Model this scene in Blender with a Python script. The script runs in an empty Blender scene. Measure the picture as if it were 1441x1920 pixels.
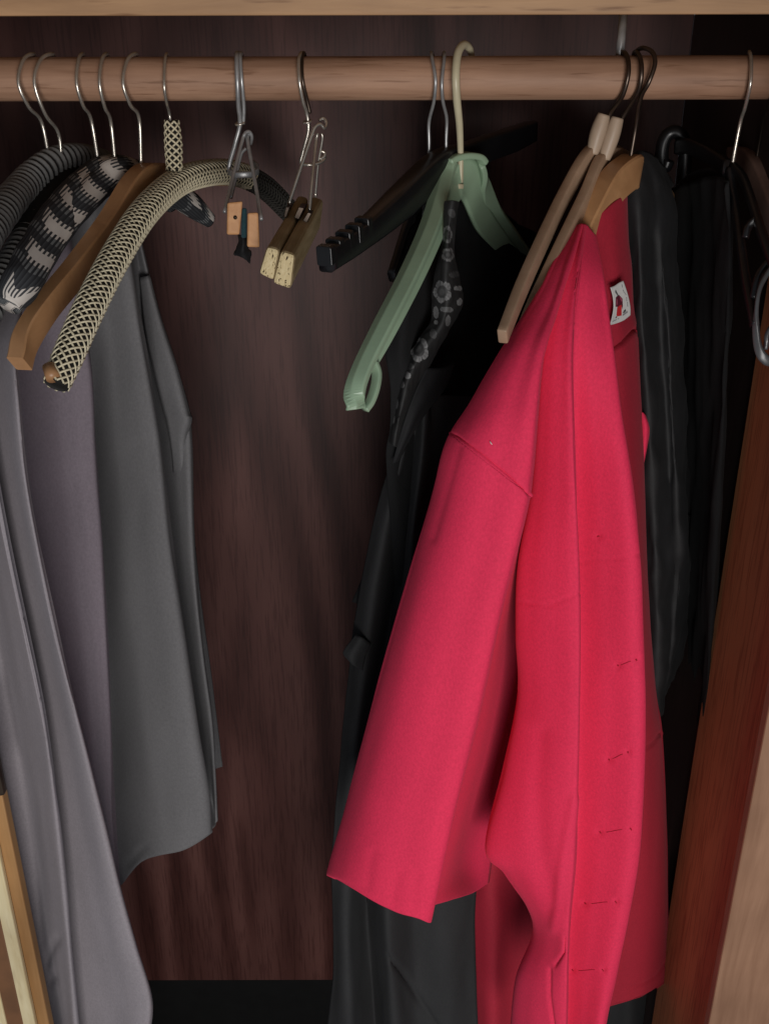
import bpy, bmesh, math, random
from mathutils import Vector, Matrix, Euler, noise
from mathutils.bvhtree import BVHTree
random.seed(7)
S = bpy.context.scene
COL = S.collection
R = math.radians

# ------------------------------------------------------------------ camera
CAM = Vector((0.0, -0.8, 1.5))
PITCH, ROLL, FPX = 25.5, 0.15, 1954.0
cam_d = bpy.data.cameras.new('camera')
cam_d.sensor_fit = 'VERTICAL'; cam_d.sensor_height = 36.0
cam_d.lens = 36.0 * FPX / 1920.0
cam_d.clip_start = 0.01; cam_d.clip_end = 60
cam = bpy.data.objects.new('camera', cam_d); COL.objects.link(cam)
cam.location = CAM
MROT = Euler((R(90 - PITCH), 0, 0)).to_matrix() @ Matrix.Rotation(R(-ROLL), 3, 'Z')
cam.rotation_euler = MROT.to_euler()
S.camera = cam

# ------------------------------------------------------------------ light of the room in front of the wardrobe
w = bpy.data.worlds.new("World"); S.world = w; w.use_nodes = True
bg = w.node_tree.nodes['Background']
bg.inputs[0].default_value = (0.80, 0.88, 1.0, 1); bg.inputs[1].default_value = 0.16
def area(name, loc, target, sx, sy, power, col):
    l = bpy.data.lights.new(name, 'AREA'); l.shape = 'RECTANGLE'; l.size = sx; l.size_y = sy
    l.energy = power; l.color = col
    o = bpy.data.objects.new(name, l); COL.objects.link(o); o.location = loc
    o.rotation_euler = (Vector(target) - Vector(loc)).to_track_quat('-Z', 'Y').to_euler()
    return o
area('room_window_light', (0.17, -1.9, 0.94), (0.0, 0.0, 1.08), 0.75, 0.7, 21, (1.0, 0.97, 0.94))
S.view_settings.view_transform = 'Standard'; S.view_settings.look = 'None'
S.view_settings.exposure = 0.0; S.view_settings.gamma = 1.0
S.cycles.max_bounces = 6; S.cycles.diffuse_bounces = 2; S.cycles.glossy_bounces = 3
try:
    S.cycles.use_denoising = True
except Exception:
    pass

# ------------------------------------------------------------------ helpers
def P(u, v, Y):
    """the point on the plane y = Y that the photograph shows at pixel (u, v)"""
    d = MROT @ Vector(((u - 720.5) / FPX, -(v - 960.0) / FPX, -1.0))
    t = (Y - CAM.y) / d.y
    return CAM + d * t
def PIX(p):
    q = MROT.transposed() @ (Vector(p) - CAM)
    return 720.5 - FPX * q.x / q.z, 960 + FPX * q.y / q.z

def tag(o, label=None, cat=None, group=None, kind=None):
    if label: o['label'] = label
    if cat: o['category'] = cat
    if group: o['group'] = group
    if kind: o['kind'] = kind
    return o
def thing(name, loc, label, cat, group=None):
    o = bpy.data.objects.new(name, None); COL.objects.link(o)
    o.location = Vector(loc); o.empty_display_size = 0.02
    return tag(o, label, cat, group)
def root_loc(p):
    while p.parent: p = p.parent
    return Vector(p.location)
def make(name, verts, faces, mat, parent=None, smooth=True, label=None, kind=None):
    me = bpy.data.meshes.new(name)
    off = root_loc(parent) if parent else Vector((0, 0, 0))
    me.from_pydata([tuple(Vector(v) - off) for v in verts], [], faces)
    bm = bmesh.new(); bm.from_mesh(me); bmesh.ops.recalc_face_normals(bm, faces=bm.faces); bm.to_mesh(me); bm.free()
    if smooth:
        me.polygons.foreach_set('use_smooth', [True] * len(me.polygons))
    me.materials.append(mat)
    o = bpy.data.objects.new(name, me); COL.objects.link(o)
    if parent: o.parent = parent
    if label: o['label'] = label
    if kind: o['kind'] = kind
    return o
def sharp(o, a=38):
    o.data.set_sharp_from_angle(angle=R(a)); return o
def bevel(o, wdt=0.001, seg=2, angle=35):
    m = o.modifiers.new('bevel', 'BEVEL'); m.width = wdt; m.segments = seg
    m.limit_method = 'ANGLE'; m.angle_limit = R(angle); m.harden_normals = False
    return o
def solid(o, t=0.0015, off=0.0):
    m = o.modifiers.new('thickness', 'SOLIDIFY'); m.thickness = t; m.offset = off
    return o
def box(name, a, b, mat, parent=None, bev=0.0012, label=None):
    (x0, y0, z0), (x1, y1, z1) = a, b
    v = [(x, y, z) for x in (x0, x1) for y in (y0, y1) for z in (z0, z1)]
    f = [(0, 1, 3, 2), (4, 6, 7, 5), (0, 4, 5, 1), (2, 3, 7, 6), (0, 2, 6, 4), (1, 5, 7, 3)]
    o = make(name, v, f, mat, parent, smooth=False, label=label)
    if bev: bevel(o, bev)
    return o
def cr(p0, p1, p2, p3, t):
    return 0.5 * ((2 * p1) + (p2 - p0) * t + (2 * p0 - 5 * p1 + 4 * p2 - p3) * t * t + (3 * p1 - p0 - 3 * p2 + p3) * t ** 3)
def spline(pts, n):
    """Catmull-Rom through pts, n steps per span"""
    pts = [Vector(p) for p in pts]
    out = []
    for i in range(len(pts) - 1):
        a = pts[i - 1] if i else 2 * pts[0] - pts[1]
        d = pts[i + 2] if i + 2 < len(pts) else 2 * pts[-1] - pts[-2]
        for k in range(n):
            out.append(cr(a, pts[i], pts[i + 1], d, k / n))
    out.append(pts[-1])
    return out
def lerp_list(vals, n):
    out = []
    for i in range(len(vals) - 1):
        for k in range(n): out.append(vals[i] + (vals[i + 1] - vals[i]) * k / n)
    out.append(vals[-1]); return out
def frames(path, up=None):
    T = []
    for i in range(len(path)):
        t = path[min(i + 1, len(path) - 1)] - path[max(i - 1, 0)]
        T.append(t.normalized() if t.length > 1e-9 else Vector((0, 0, 1)))
    N, B = [], []
    if up is not None:
        for t in T:
            s = t.cross(Vector(up)); s.normalize(); n = s.cross(t).normalized()
            N.append(s); B.append(n)                      # N sideways, B up
    else:
        a = Vector((1, 0, 0)) if abs(T[0].x) < 0.8 else Vector((0, 1, 0))
        n = (a - T[0] * a.dot(T[0])).normalized()
        for i, t in enumerate(T):
            n = (n - t * n.dot(t)).normalized(); N.append(n); B.append(t.cross(n))
    return T, N, B
def sweep(path, prof, up=None, scale=None, caps=True, closed=False):
    """profile [(a, b), ...] carried along the path; returns verts, faces"""
    T, N, B = frames(path, up)
    V, F = [], []; m = len(prof)
    for i, p in enumerate(path):
        s = scale[i] if scale else 1.0
        for a, b in prof: V.append(p + N[i] * a * s + B[i] * b * s)
    for i in range(len(path) - 1):
        for j in range(m):
            k = (j + 1) % m
            F.append((i * m + j, i * m + k, (i + 1) * m + k, (i + 1) * m + j))
    if caps:
        F.append(tuple(range(m))[::-1]); F.append(tuple((len(path) - 1) * m + j for j in range(m)))
    return V, F
def circ(r, n=10, ry=None):
    ry = ry or r
    return [(r * math.cos(2 * math.pi * k / n), ry * math.sin(2 * math.pi * k / n)) for k in range(n)]
def rrect(a, b, r=0.002, n=3):
    out = []
    for cx, cy, s in ((a - r, b - r, 0), (-a + r, b - r, 90), (-a + r, -b + r, 180), (a - r, -b + r, 270)):
        for k in range(n + 1):
            t = R(s + 90 * k / n); out.append((cx + r * math.cos(t), cy + r * math.sin(t)))
    return out
def px(pts):
    return [P(*p) for p in pts]
def wire(name, pts, r, mat, parent, n=8, seg=10, world=False, scale=None):
    path = spline(pts if world else px(pts), n)
    V, F = sweep(path, circ(r, seg), scale=lerp_list(scale, n) if scale else None)
    return make(name, V, F, mat, parent)
def merge(parts):
    V, F = [], []
    for v, f in parts:
        o = len(V); V += v; F += [tuple(i + o for i in q) for q in f]
    return V, F
def seg_dist(p, a, b):
    ax, ay = a; bx, by = b; dx, dy = bx - ax, by - ay
    L = dx * dx + dy * dy
    t = 0 if L == 0 else max(0, min(1, ((p[0] - ax) * dx + (p[1] - ay) * dy) / L))
    return math.hypot(p[0] - ax - t * dx, p[1] - ay - t * dy)
def poly_dist(p, pl):
    return min(seg_dist(p, pl[i], pl[i + 1]) for i in range(len(pl) - 1))
def loft_grid(rows, nu, nv, wr=0.0, wscale=(30, 30, 6), wseed=0.0, fn=None):
    """rows of control points (u, v, Y); smooth surface grid of world points [row][col]"""
    ctl = [spline(px(r), nu) for r in rows]
    cols = [spline([ctl[i][j] for i in range(len(ctl))], nv) for j in range(len(ctl[0]))]
    G = [[cols[j][i] for j in range(len(cols))] for i in range(len(cols[0]))]
    H = []
    for i in range(len(G)):
        row = []
        for j in range(len(G[0])):
            p = G[i][j]
            a = G[i][min(j + 1, len(G[0]) - 1)] - G[i][max(j - 1, 0)]
            b = G[min(i + 1, len(G) - 1)][j] - G[max(i - 1, 0)][j]
            n = a.cross(b)
            if n.length > 1e-12: n.normalize()
            if n.dot(CAM - p) < 0: n = -n
            d = 0.0
            if wr:
                q = Vector((p.x * wscale[0] + wseed, p.y * wscale[1], p.z * wscale[2]))
                d += wr * noise.fractal(q, 1.0, 2.0, 3)
            if fn: d += fn(PIX(p), p)
            row.append(p + n * d)
        H.append(row)
    return H
def grid_mesh(G, keep=None):
    nr, nc = len(G), len(G[0])
    V = [p for r in G for p in r]
    F = []
    for i in range(nr - 1):
        for j in range(nc - 1):
            if keep and not keep(i, j): continue
            F.append((i * nc + j, i * nc + j + 1, (i + 1) * nc + j + 1, (i + 1) * nc + j))
    used = sorted({k for f in F for k in f}); idx = {k: n for n, k in enumerate(used)}
    return [V[k] for k in used], [tuple(idx[k] for k in f) for f in F]
def groove(lines, depth=0.0012, width=2.2):
    def f(q, p):
        d = 0.0
        for pl in lines:
            x = poly_dist(q, pl)
            if x < width * 4: d -= depth * math.exp(-(x / width) ** 2)
        return d
    return f

# ------------------------------------------------------------------ materials
def new_mat(name):
    m = bpy.data.materials.new(name); m.use_nodes = True
    nt = m.node_tree; b = nt.nodes['Principled BSDF']
    return m, nt, b
def N_(nt, t, **kw):
    n = nt.nodes.new(t)
    for k, v in kw.items(): setattr(n, k, v)
    return n
def ramp(nt, stops):
    r = N_(nt, 'ShaderNodeValToRGB'); e = r.color_ramp.elements
    e[0].position, e[0].color = stops[0][0], (*stops[0][1], 1)
    e[1].position, e[1].color = stops[-1][0], (*stops[-1][1], 1)
    for pos, c in stops[1:-1]:
        k = e.new(pos); k.color = (*c, 1)
    return r
def coords(nt, scale, kind='Object', loc=(0, 0, 0), rot=(0, 0, 0)):
    tc = N_(nt, 'ShaderNodeTexCoord'); mp = N_(nt, 'ShaderNodeMapping')
    mp.inputs['Scale'].default_value = scale; mp.inputs['Location'].default_value = loc
    mp.inputs['Rotation'].default_value = rot
    nt.links.new(tc.outputs[kind], mp.inputs[0]); return mp.outputs[0]
def bump(nt, b, fac, strength, dist=0.001):
    bp = N_(nt, 'ShaderNodeBump'); bp.inputs['Strength'].default_value = strength
    bp.inputs['Distance'].default_value = dist
    nt.links.new(fac, bp.inputs['Height']); nt.links.new(bp.outputs[0], b.inputs['Normal'])
def plain(name, col, rough=0.5, spec=0.5, metal=0.0, var=0.15, vscale=60, bmp=0.0, coat=0.0):
    m, nt, b = new_mat(name)
    n = N_(nt, 'ShaderNodeTexNoise'); n.inputs['Scale'].default_value = vscale; n.inputs['Detail'].default_value = 5
    nt.links.new(coords(nt, (1, 1, 1)), n.inputs['Vector'])
    lo = tuple(c * (1 - var) for c in col); hi = tuple(min(1, c * (1 + var)) for c in col)
    r = ramp(nt, [(0.3, lo), (0.7, hi)]); nt.links.new(n.outputs[0], r.inputs[0])
    nt.links.new(r.outputs[0], b.inputs['Base Color'])
    b.inputs['Roughness'].default_value = rough; b.inputs['Specular IOR Level'].default_value = spec
    b.inputs['Metallic'].default_value = metal; b.inputs['Coat Weight'].default_value = coat
    if bmp: bump(nt, b, n.outputs[0], bmp)
    return m
def wood(name, c1, c2, c3=None, scale=(4, 60, 60), rough=0.45, spec=0.4, specks=0.0, bmp=0.15, coat=0.0):
    """long grain: scale is small along the grain"""
    m, nt, b = new_mat(name)
    n = N_(nt, 'ShaderNodeTexNoise'); n.inputs['Scale'].default_value = 1.0; n.inputs['Detail'].default_value = 7
    n.inputs['Roughness'].default_value = 0.62; n.inputs['Distortion'].default_value = 0.6
    v = coords(nt, scale); nt.links.new(v, n.inputs['Vector'])
    r = ramp(nt, [(0.28, c1), (0.5, c3 or tuple((a + d) / 2 for a, d in zip(c1, c2))), (0.72, c2)])
    nt.links.new(n.outputs[0], r.inputs[0])
    n2 = N_(nt, 'ShaderNodeTexNoise'); n2.inputs['Scale'].default_value = 9; n2.inputs['Detail'].default_value = 4
    nt.links.new(coords(nt, (1, 1, 1)), n2.inputs['Vector'])
    r2 = ramp(nt, [(0.3, (0.72, 0.70, 0.69)), (0.65, (1, 1, 1))]); nt.links.new(n2.outputs[0], r2.inputs[0])
    mx = N_(nt, 'ShaderNodeMix', data_type='RGBA', blend_type='MULTIPLY'); mx.inputs[0].default_value = 1.0
    nt.links.new(r.outputs[0], mx.inputs[6]); nt.links.new(r2.outputs[0], mx.inputs[7])
    out = mx.outputs[2]
    if specks:
        n3 = N_(nt, 'ShaderNodeTexNoise'); n3.inputs['Scale'].default_value = 1; n3.inputs['Detail'].default_value = 3
        nt.links.new(coords(nt, tuple(s * 2.6 for s in scale), loc=(3, 1, 7)), n3.inputs['Vector'])
        r3 = ramp(nt, [(0.60, (1, 1, 1)), (0.70, (0.45, 0.36, 0.28))]); nt.links.new(n3.outputs[0], r3.inputs[0])
        m3 = N_(nt, 'ShaderNodeMix', data_type='RGBA', blend_type='MULTIPLY'); m3.inputs[0].default_value = specks
        nt.links.new(out, m3.inputs[6]); nt.links.new(r3.outputs[0], m3.inputs[7]); out = m3.outputs[2]
    nt.links.new(out, b.inputs['Base Color'])
    rr = N_(nt, 'ShaderNodeMapRange'); rr.inputs[3].default_value = rough - 0.08; rr.inputs[4].default_value = rough + 0.12
    nt.links.new(n2.outputs[0], rr.inputs[0]); nt.links.new(rr.outputs[0], b.inputs['Roughness'])
    b.inputs['Specular IOR Level'].default_value = spec; b.inputs['Coat Weight'].default_value = coat
    bump(nt, b, n.outputs[0], bmp, 0.0008)
    return m
def cloth(name, col, rough=0.85, sheen=0.3, weave=900, bmp=0.12, var=0.06, sheen_col=None, spec=0.25):
    m, nt, b = new_mat(name)
    n = N_(nt, 'ShaderNodeTexNoise'); n.inputs['Scale'].default_value = 22; n.inputs['Detail'].default_value = 6
    nt.links.new(coords(nt, (1, 1, 0.4)), n.inputs['Vector'])
    lo = tuple(c * (1 - var) for c in col); hi = tuple(min(1, c * (1 + var)) for c in col)
    r = ramp(nt, [(0.3, lo), (0.7, hi)]); nt.links.new(n.outputs[0], r.inputs[0])
    n3 = N_(nt, 'ShaderNodeTexNoise'); n3.inputs['Scale'].default_value = 1; n3.inputs['Detail'].default_value = 3; n3.inputs['Roughness'].default_value = 0.7
    nt.links.new(coords(nt, (620, 620, 430)), n3.inputs['Vector'])
    r3 = ramp(nt, [(0.3, (0.86, 0.86, 0.86)), (0.7, (1.08, 1.08, 1.08))]); nt.links.new(n3.outputs[0], r3.inputs[0])
    m3 = N_(nt, 'ShaderNodeMix', data_type='RGBA', blend_type='MULTIPLY'); m3.inputs[0].default_value = 1
    nt.links.new(r.outputs[0], m3.inputs[6]); nt.links.new(r3.outputs[0], m3.inputs[7])
    nt.links.new(m3.outputs[2], b.inputs['Base Color'])
    b.inputs['Roughness'].default_value = rough; b.inputs['Specular IOR Level'].default_value = spec
    b.inputs['Sheen Weight'].default_value = sheen; b.inputs['Sheen Roughness'].default_value = 0.45
    sc = sheen_col or col
    b.inputs['Sheen Tint'].default_value = (*[min(1, 0.25 + c) for c in sc], 1)
    n2 = N_(nt, 'ShaderNodeTexNoise'); n2.inputs['Scale'].default_value = weave; n2.inputs['Detail'].default_value = 2
    nt.links.new(coords(nt, (1, 1, 1)), n2.inputs['Vector'])
    bump(nt, b, n2.outputs[0], bmp * 1.8, 0.0005)
    return m
def mahogany(name, dark, mid, light, cx, cz):
    m, nt, b = new_mat(name)
    v = coords(nt, (7.5, 7.5, 1.15), loc=(-cx * 7.5, 0, -cz * 1.15))
    n0 = N_(nt, 'ShaderNodeTexNoise'); n0.inputs['Scale'].default_value = 1.1; n0.inputs['Detail'].default_value = 3
    nt.links.new(v, n0.inputs['Vector'])
    ad = N_(nt, 'ShaderNodeMix', data_type='VECTOR'); ad.inputs[0].default_value = 0.38
    nt.links.new(v, ad.inputs[4]); nt.links.new(n0.outputs['Color'], ad.inputs[5])
    wv = N_(nt, 'ShaderNodeTexWave', wave_type='RINGS', rings_direction='Y', wave_profile='SIN')
    wv.inputs['Scale'].default_value = 1.25; wv.inputs['Distortion'].default_value = 2.2; wv.inputs['Detail'].default_value = 5; wv.inputs['Detail Scale'].default_value = 2.2
    nt.links.new(ad.outputs[1], wv.inputs['Vector'])
    n = N_(nt, 'ShaderNodeTexNoise'); n.inputs['Scale'].default_value = 1; n.inputs['Detail'].default_value = 6
    nt.links.new(coords(nt, (260, 260, 9)), n.inputs['Vector'])
    mxf = N_(nt, 'ShaderNodeMix', data_type='FLOAT'); mxf.inputs[0].default_value = 0.28
    nt.links.new(wv.outputs['Fac'], mxf.inputs[2]); nt.links.new(n.outputs[0], mxf.inputs[3])
    nm = N_(nt, 'ShaderNodeTexNoise'); nm.inputs['Scale'].default_value = 1; nm.inputs['Detail'].default_value = 2
    nt.links.new(coords(nt, (9, 9, 2.2), loc=(4, 0, 2)), nm.inputs['Vector'])
    mk = N_(nt, 'ShaderNodeMapRange'); mk.inputs[1].default_value = 0.35; mk.inputs[2].default_value = 0.62; nt.links.new(nm.outputs[0], mk.inputs[0])
    mf = N_(nt, 'ShaderNodeMix', data_type='FLOAT'); mf.inputs[2].default_value = 0.5
    nt.links.new(mk.outputs[0], mf.inputs[0]); nt.links.new(mxf.outputs[0], mf.inputs[3])
    r = ramp(nt, [(0.15, dark), (0.5, mid), (0.85, light)]); nt.links.new(mf.outputs[0], r.inputs[0])
    n2 = N_(nt, 'ShaderNodeTexNoise'); n2.inputs['Scale'].default_value = 5; n2.inputs['Detail'].default_value = 5
    nt.links.new(coords(nt, (1, 1, 0.5)), n2.inputs['Vector'])
    r2 = ramp(nt, [(0.3, (0.7, 0.66, 0.66)), (0.68, (1.12, 1.05, 1.02))]); nt.links.new(n2.outputs[0], r2.inputs[0])
    mx = N_(nt, 'ShaderNodeMix', data_type='RGBA', blend_type='MULTIPLY'); mx.inputs[0].default_value = 1
    nt.links.new(r.outputs[0], mx.inputs[6]); nt.links.new(r2.outputs[0], mx.inputs[7])
    np_ = N_(nt, 'ShaderNodeTexNoise'); np_.inputs['Scale'].default_value = 1; np_.inputs['Detail'].default_value = 2
    nt.links.new(coords(nt, (420, 420, 22), loc=(2, 5, 1)), np_.inputs['Vector'])
    rp = ramp(nt, [(0.36, (0.66, 0.6, 0.6)), (0.5, (1, 1, 1))]); nt.links.new(np_.outputs[0], rp.inputs[0])
    mp_ = N_(nt, 'ShaderNodeMix', data_type='RGBA', blend_type='MULTIPLY'); mp_.inputs[0].default_value = 0.8
    nt.links.new(mx.outputs[2], mp_.inputs[6]); nt.links.new(rp.outputs[0], mp_.inputs[7])
    nt.links.new(mp_.outputs[2], b.inputs['Base Color'])
    b.inputs['Roughness'].default_value = 0.5; b.inputs['Specular IOR Level'].default_value = 0.3
    bump(nt, b, n.outputs[0], 0.1, 0.0006)
    return m
M = {}
M['panel'] = mahogany('mahogany_veneer', (0.050, 0.0165, 0.0135), (0.086, 0.034, 0.029), (0.130, 0.058, 0.050), P(430, 1, 0.28).x, 0.55)
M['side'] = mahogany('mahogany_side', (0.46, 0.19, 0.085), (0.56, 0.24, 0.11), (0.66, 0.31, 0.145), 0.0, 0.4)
M['dark_side'] = mahogany('shaded_side', (0.034, 0.023, 0.021), (0.05, 0.033, 0.03), (0.07, 0.046, 0.042), 0.1, 1.2)  # same side panel deeper in, its shade painted into the colour
M['shelf'] = wood('shelf_beech', (0.30, 0.16, 0.075), (0.50, 0.285, 0.14), scale=(7, 120, 90), rough=0.5, specks=0.8, bmp=0.3)
M['rail'] = wood('rail_beech', (0.31, 0.17, 0.105), (0.49, 0.29, 0.19), scale=(9, 130, 130), rough=0.55, spec=0.3, specks=0.6, bmp=0.3)
M['stile'] = wood('stile_wood', (0.235, 0.115, 0.062), (0.39, 0.215, 0.13), scale=(60, 60, 6), rough=0.42, spec=0.5, bmp=0.3)
M['edge'] = wood('edge_wood', (0.30, 0.15, 0.05), (0.46, 0.25, 0.10), scale=(80, 80, 5), rough=0.5)
M['brass'] = wood('worn_cream_lacquer', (0.60, 0.47, 0.24), (0.86, 0.76, 0.50), scale=(90, 90, 11), rough=0.32, spec=0.6, bmp=0.2, specks=0.25)
M['groove'] = plain('dark_groove', (0.15, 0.065, 0.025), 0.6)
M['iron'] = plain('dark_bronze_lock', (0.05, 0.035, 0.025), 0.35, 0.5, 0.7, 0.3, 80, 0.2)
M['black_board'] = plain('black_board', (0.006, 0.006, 0.006), 0.8, 0.2)
M['chrome'] = plain('hook_steel', (0.62, 0.57, 0.50), 0.27, 0.5, 0.8, 0.15, 90)
M['zinc'] = plain('zinc_wire', (0.40, 0.40, 0.40), 0.36, 0.5, 0.55, 0.2, 120)
M['bronze'] = plain('bronze_wire', (0.10, 0.075, 0.06), 0.35, 0.5, 0.9, 0.2, 120)
M['hanger_wood'] = wood('hanger_beech', (0.40, 0.205, 0.09), (0.62, 0.34, 0.16), scale=(30, 30, 30), rough=0.4, spec=0.5, bmp=0.05)
M['pale_wood'] = wood('pale_hanger_wood', (0.36, 0.235, 0.15), (0.50, 0.34, 0.23), scale=(40, 40, 40), rough=0.42, spec=0.4, bmp=0.05)
M['bead_wood'] = wood('turned_neck_wood', (0.42, 0.31, 0.22), (0.56, 0.43, 0.32), scale=(60, 60, 14), rough=0.42, spec=0.4, bmp=0.05)
M['red_wood'] = wood('dim_hanger_wood', (0.24, 0.145, 0.115), (0.38, 0.245, 0.20), scale=(45, 45, 45), rough=0.35, spec=0.5)
M['clamp_wood'] = wood('clamp_wood', (0.50, 0.23, 0.09), (0.68, 0.36, 0.16), scale=(120, 25, 120), rough=0.5)
M['cork'] = wood('pale_clamp_wood', (0.34, 0.25, 0.125), (0.55, 0.43, 0.25), scale=(140, 20, 140), rough=0.7, spec=0.2)
M['felt'] = cloth('teal_felt', (0.02, 0.055, 0.065), 0.9, 0.4, 1500, 0.3)
M['blk_plastic'] = plain('black_plastic', (0.008, 0.008, 0.009), 0.32, 0.5, 0, 0.2, 50, 0.05)
M['green'] = plain('green_plastic', (0.29, 0.405, 0.275), 0.34, 0.5, 0, 0.08, 30, 0.03)
M['ivory'] = plain('ivory_plastic', (0.56, 0.50, 0.34), 0.35, 0.5, 0, 0.08, 60)
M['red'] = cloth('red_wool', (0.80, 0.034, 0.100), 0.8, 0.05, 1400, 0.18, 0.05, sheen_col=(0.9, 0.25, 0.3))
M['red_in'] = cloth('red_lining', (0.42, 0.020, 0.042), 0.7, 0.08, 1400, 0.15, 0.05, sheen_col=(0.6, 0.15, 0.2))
M['stitch'] = cloth('red_stitching', (0.42, 0.012, 0.036), 0.8, 0.1, 2000, 0.3)
M['label'] = plain('white_label', (0.62, 0.62, 0.60), 0.7, 0.2, 0, 0.06, 200, 0.1)
M['lab_red'] = plain('label_red', (0.55, 0.025, 0.03), 0.7, 0.2)
M['lab_dark'] = plain('label_dark_red', (0.10, 0.012, 0.025), 0.7, 0.2)
M['lab_pink'] = plain('label_pink', (0.30, 0.06, 0.10), 0.7, 0.2)
M['lab_grey'] = plain('label_grey', (0.10, 0.10, 0.10), 0.7, 0.2)
M['lab_lt'] = plain('label_light_grey', (0.24, 0.24, 0.24), 0.7, 0.2)
M['grey'] = cloth('grey_fabric', (0.168, 0.164, 0.169), 0.8, 0.08, 1500, 0.1)
M['mauve'] = cloth('mauve_grey_fabric', (0.285, 0.258, 0.277), 0.8, 0.08, 1500, 0.1)
M['mauve_d'] = cloth('deep_mauve_fabric', (0.205, 0.172, 0.199), 0.8, 0.08, 1500, 0.1)
M['black'] = cloth('black_cloth', (0.011, 0.011, 0.012), 0.7, 0.05, 1200, 0.2, 0.2, sheen_col=(0.1, 0.1, 0.1))
M['satin'] = cloth('black_satin', (0.015, 0.015, 0.016), 0.68, 0.04, 1200, 0.12, 0.2, spec=0.35)
M['coat'] = cloth('black_coat_wool', (0.010, 0.010, 0.0105), 0.9, 0.03, 900, 0.3, 0.2)
M['char'] = cloth('charcoal_cloth', (0.030, 0.030, 0.031), 0.75, 0.05, 1200, 0.15, 0.15)
M['cord_black'] = cloth('cord_black', (0.008, 0.007, 0.006), 0.8, 0.1, 1500, 0.2)
M['cord_shaded'] = plain('cord_shaded', (0.035, 0.032, 0.027), 0.7, 0.3, 0, 0.2, 300, 0.15)  # cream strands again, darkened to carry the shade at the back
M['cord_cream'] = plain('cord_cream', (0.64, 0.57, 0.40), 0.55, 0.4, 0, 0.12, 300, 0.15)
def ribbed_mat():
    m, nt, b = new_mat('ribbed_grey_cover')
    uv = N_(nt, 'ShaderNodeUVMap'); uv.uv_map = 'along'
    sx = N_(nt, 'ShaderNodeSeparateXYZ'); nt.links.new(uv.outputs[0], sx.inputs[0])
    nz = N_(nt, 'ShaderNodeTexNoise'); nz.inputs['Scale'].default_value = 120
    nt.links.new(coords(nt, (1, 1, 1)), nz.inputs['Vector'])
    a = N_(nt, 'ShaderNodeMath', operation='MULTIPLY_ADD'); a.inputs[1].default_value = 0.25; nt.links.new(nz.outputs[0], a.inputs[0]); nt.links.new(sx.outputs[0], a.inputs[2])
    f = N_(nt, 'ShaderNodeMath', operation='FRACT'); nt.links.new(a.outputs[0], f.inputs[0])
    r = ramp(nt, [(0.0, (0.06, 0.06, 0.06)), (0.1, (0.20, 0.20, 0.195)), (0.42, (0.24, 0.24, 0.235)), (0.56, (0.02, 0.02, 0.021)), (0.92, (0.012, 0.012, 0.013)), (1.0, (0.06, 0.06, 0.06))])
    nt.links.new(f.outputs[0], r.inputs[0]); nt.links.new(r.outputs[0], b.inputs['Base Color'])
    b.inputs['Roughness'].default_value = 0.8
    return m
def tooth_mat():
    """woven print: cream teeth with ragged, finely striped edges on charcoal"""
    m, nt, b = new_mat('cream_charcoal_weave')
    uv = N_(nt, 'ShaderNodeUVMap'); uv.uv_map = 'along'
    sx = N_(nt, 'ShaderNodeSeparateXYZ'); nt.links.new(uv.outputs[0], sx.inputs[0])
    def math_(op, a, b_=None, c=None):
        n = N_(nt, 'ShaderNodeMath', operation=op)
        for i, x in enumerate((a, b_, c)):
            if x is None: continue
            if isinstance(x, (int, float)): n.inputs[i].default_value = x
            else: nt.links.new(x, n.inputs[i])
        return n.outputs[0]
    s, t = sx.outputs[0], sx.outputs[1]                     # s: repeats along, t: 0..1 round
    fine = math_('FRACT', math_('ADD', math_('MULTIPLY', t, 26.0), math_('MULTIPLY', s, 1.2)))
    par = math_('GREATER_THAN', fine, 0.5)
    wob = math_('MULTIPLY', math_('SINE', math_('MULTIPLY', t, 12.6)), 0.22)
    a = math_('FRACT', math_('ADD', math_('ADD', s, wob), math_('MULTIPLY', par, 0.13)))
    cream = math_('LESS_THAN', a, 0.42)
    mid = math_('MULTIPLY', math_('GREATER_THAN', a, 0.8), par)
    u2 = math_('FRACT', math_('MULTIPLY_ADD', t, 2.0, 0.1))
    gate = math_('LESS_THAN', math_('ADD', u2, math_('MULTIPLY', par, 0.10)), 0.60)
    cr_ = math_('MULTIPLY', cream, gate)
    n = N_(nt, 'ShaderNodeTexNoise'); n.inputs['Scale'].default_value = 200; nt.links.new(coords(nt, (1, 1, 1)), n.inputs['Vector'])
    dk = ramp(nt, [(0.0, (0.018, 0.019, 0.022)), (1.0, (0.06, 0.063, 0.068))])
    nt.links.new(math_('MULTIPLY', fine, 1.0), dk.inputs[0])
    mx = N_(nt, 'ShaderNodeMix', data_type='RGBA'); nt.links.new(cr_, mx.inputs[0])
    nt.links.new(dk.outputs[0], mx.inputs[6]); mx.inputs[7].default_value = (0.60, 0.55, 0.50, 1)
    m2 = N_(nt, 'ShaderNodeMix', data_type='RGBA'); nt.links.new(math_('MULTIPLY', mid, 0.7), m2.inputs[0])
    nt.links.new(mx.outputs[2], m2.inputs[6]); m2.inputs[7].default_value = (0.22, 0.23, 0.23, 1)
    nt.links.new(m2.outputs[2], b.inputs['Base Color'])
    b.inputs['Roughness'].default_value = 0.8; b.inputs['Specular IOR Level'].default_value = 0.2
    bump(nt, b, fine, 0.35, 0.0008)
    return m
def print_mat():
    m, nt, b = new_mat('floral_print')
    a = N_(nt, 'ShaderNodeVertexColor'); a.layer_name = 'print'
    nt.links.new(a.outputs[0], b.inputs['Base Color']); b.inputs['Roughness'].default_value = 0.7
    return m
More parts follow.
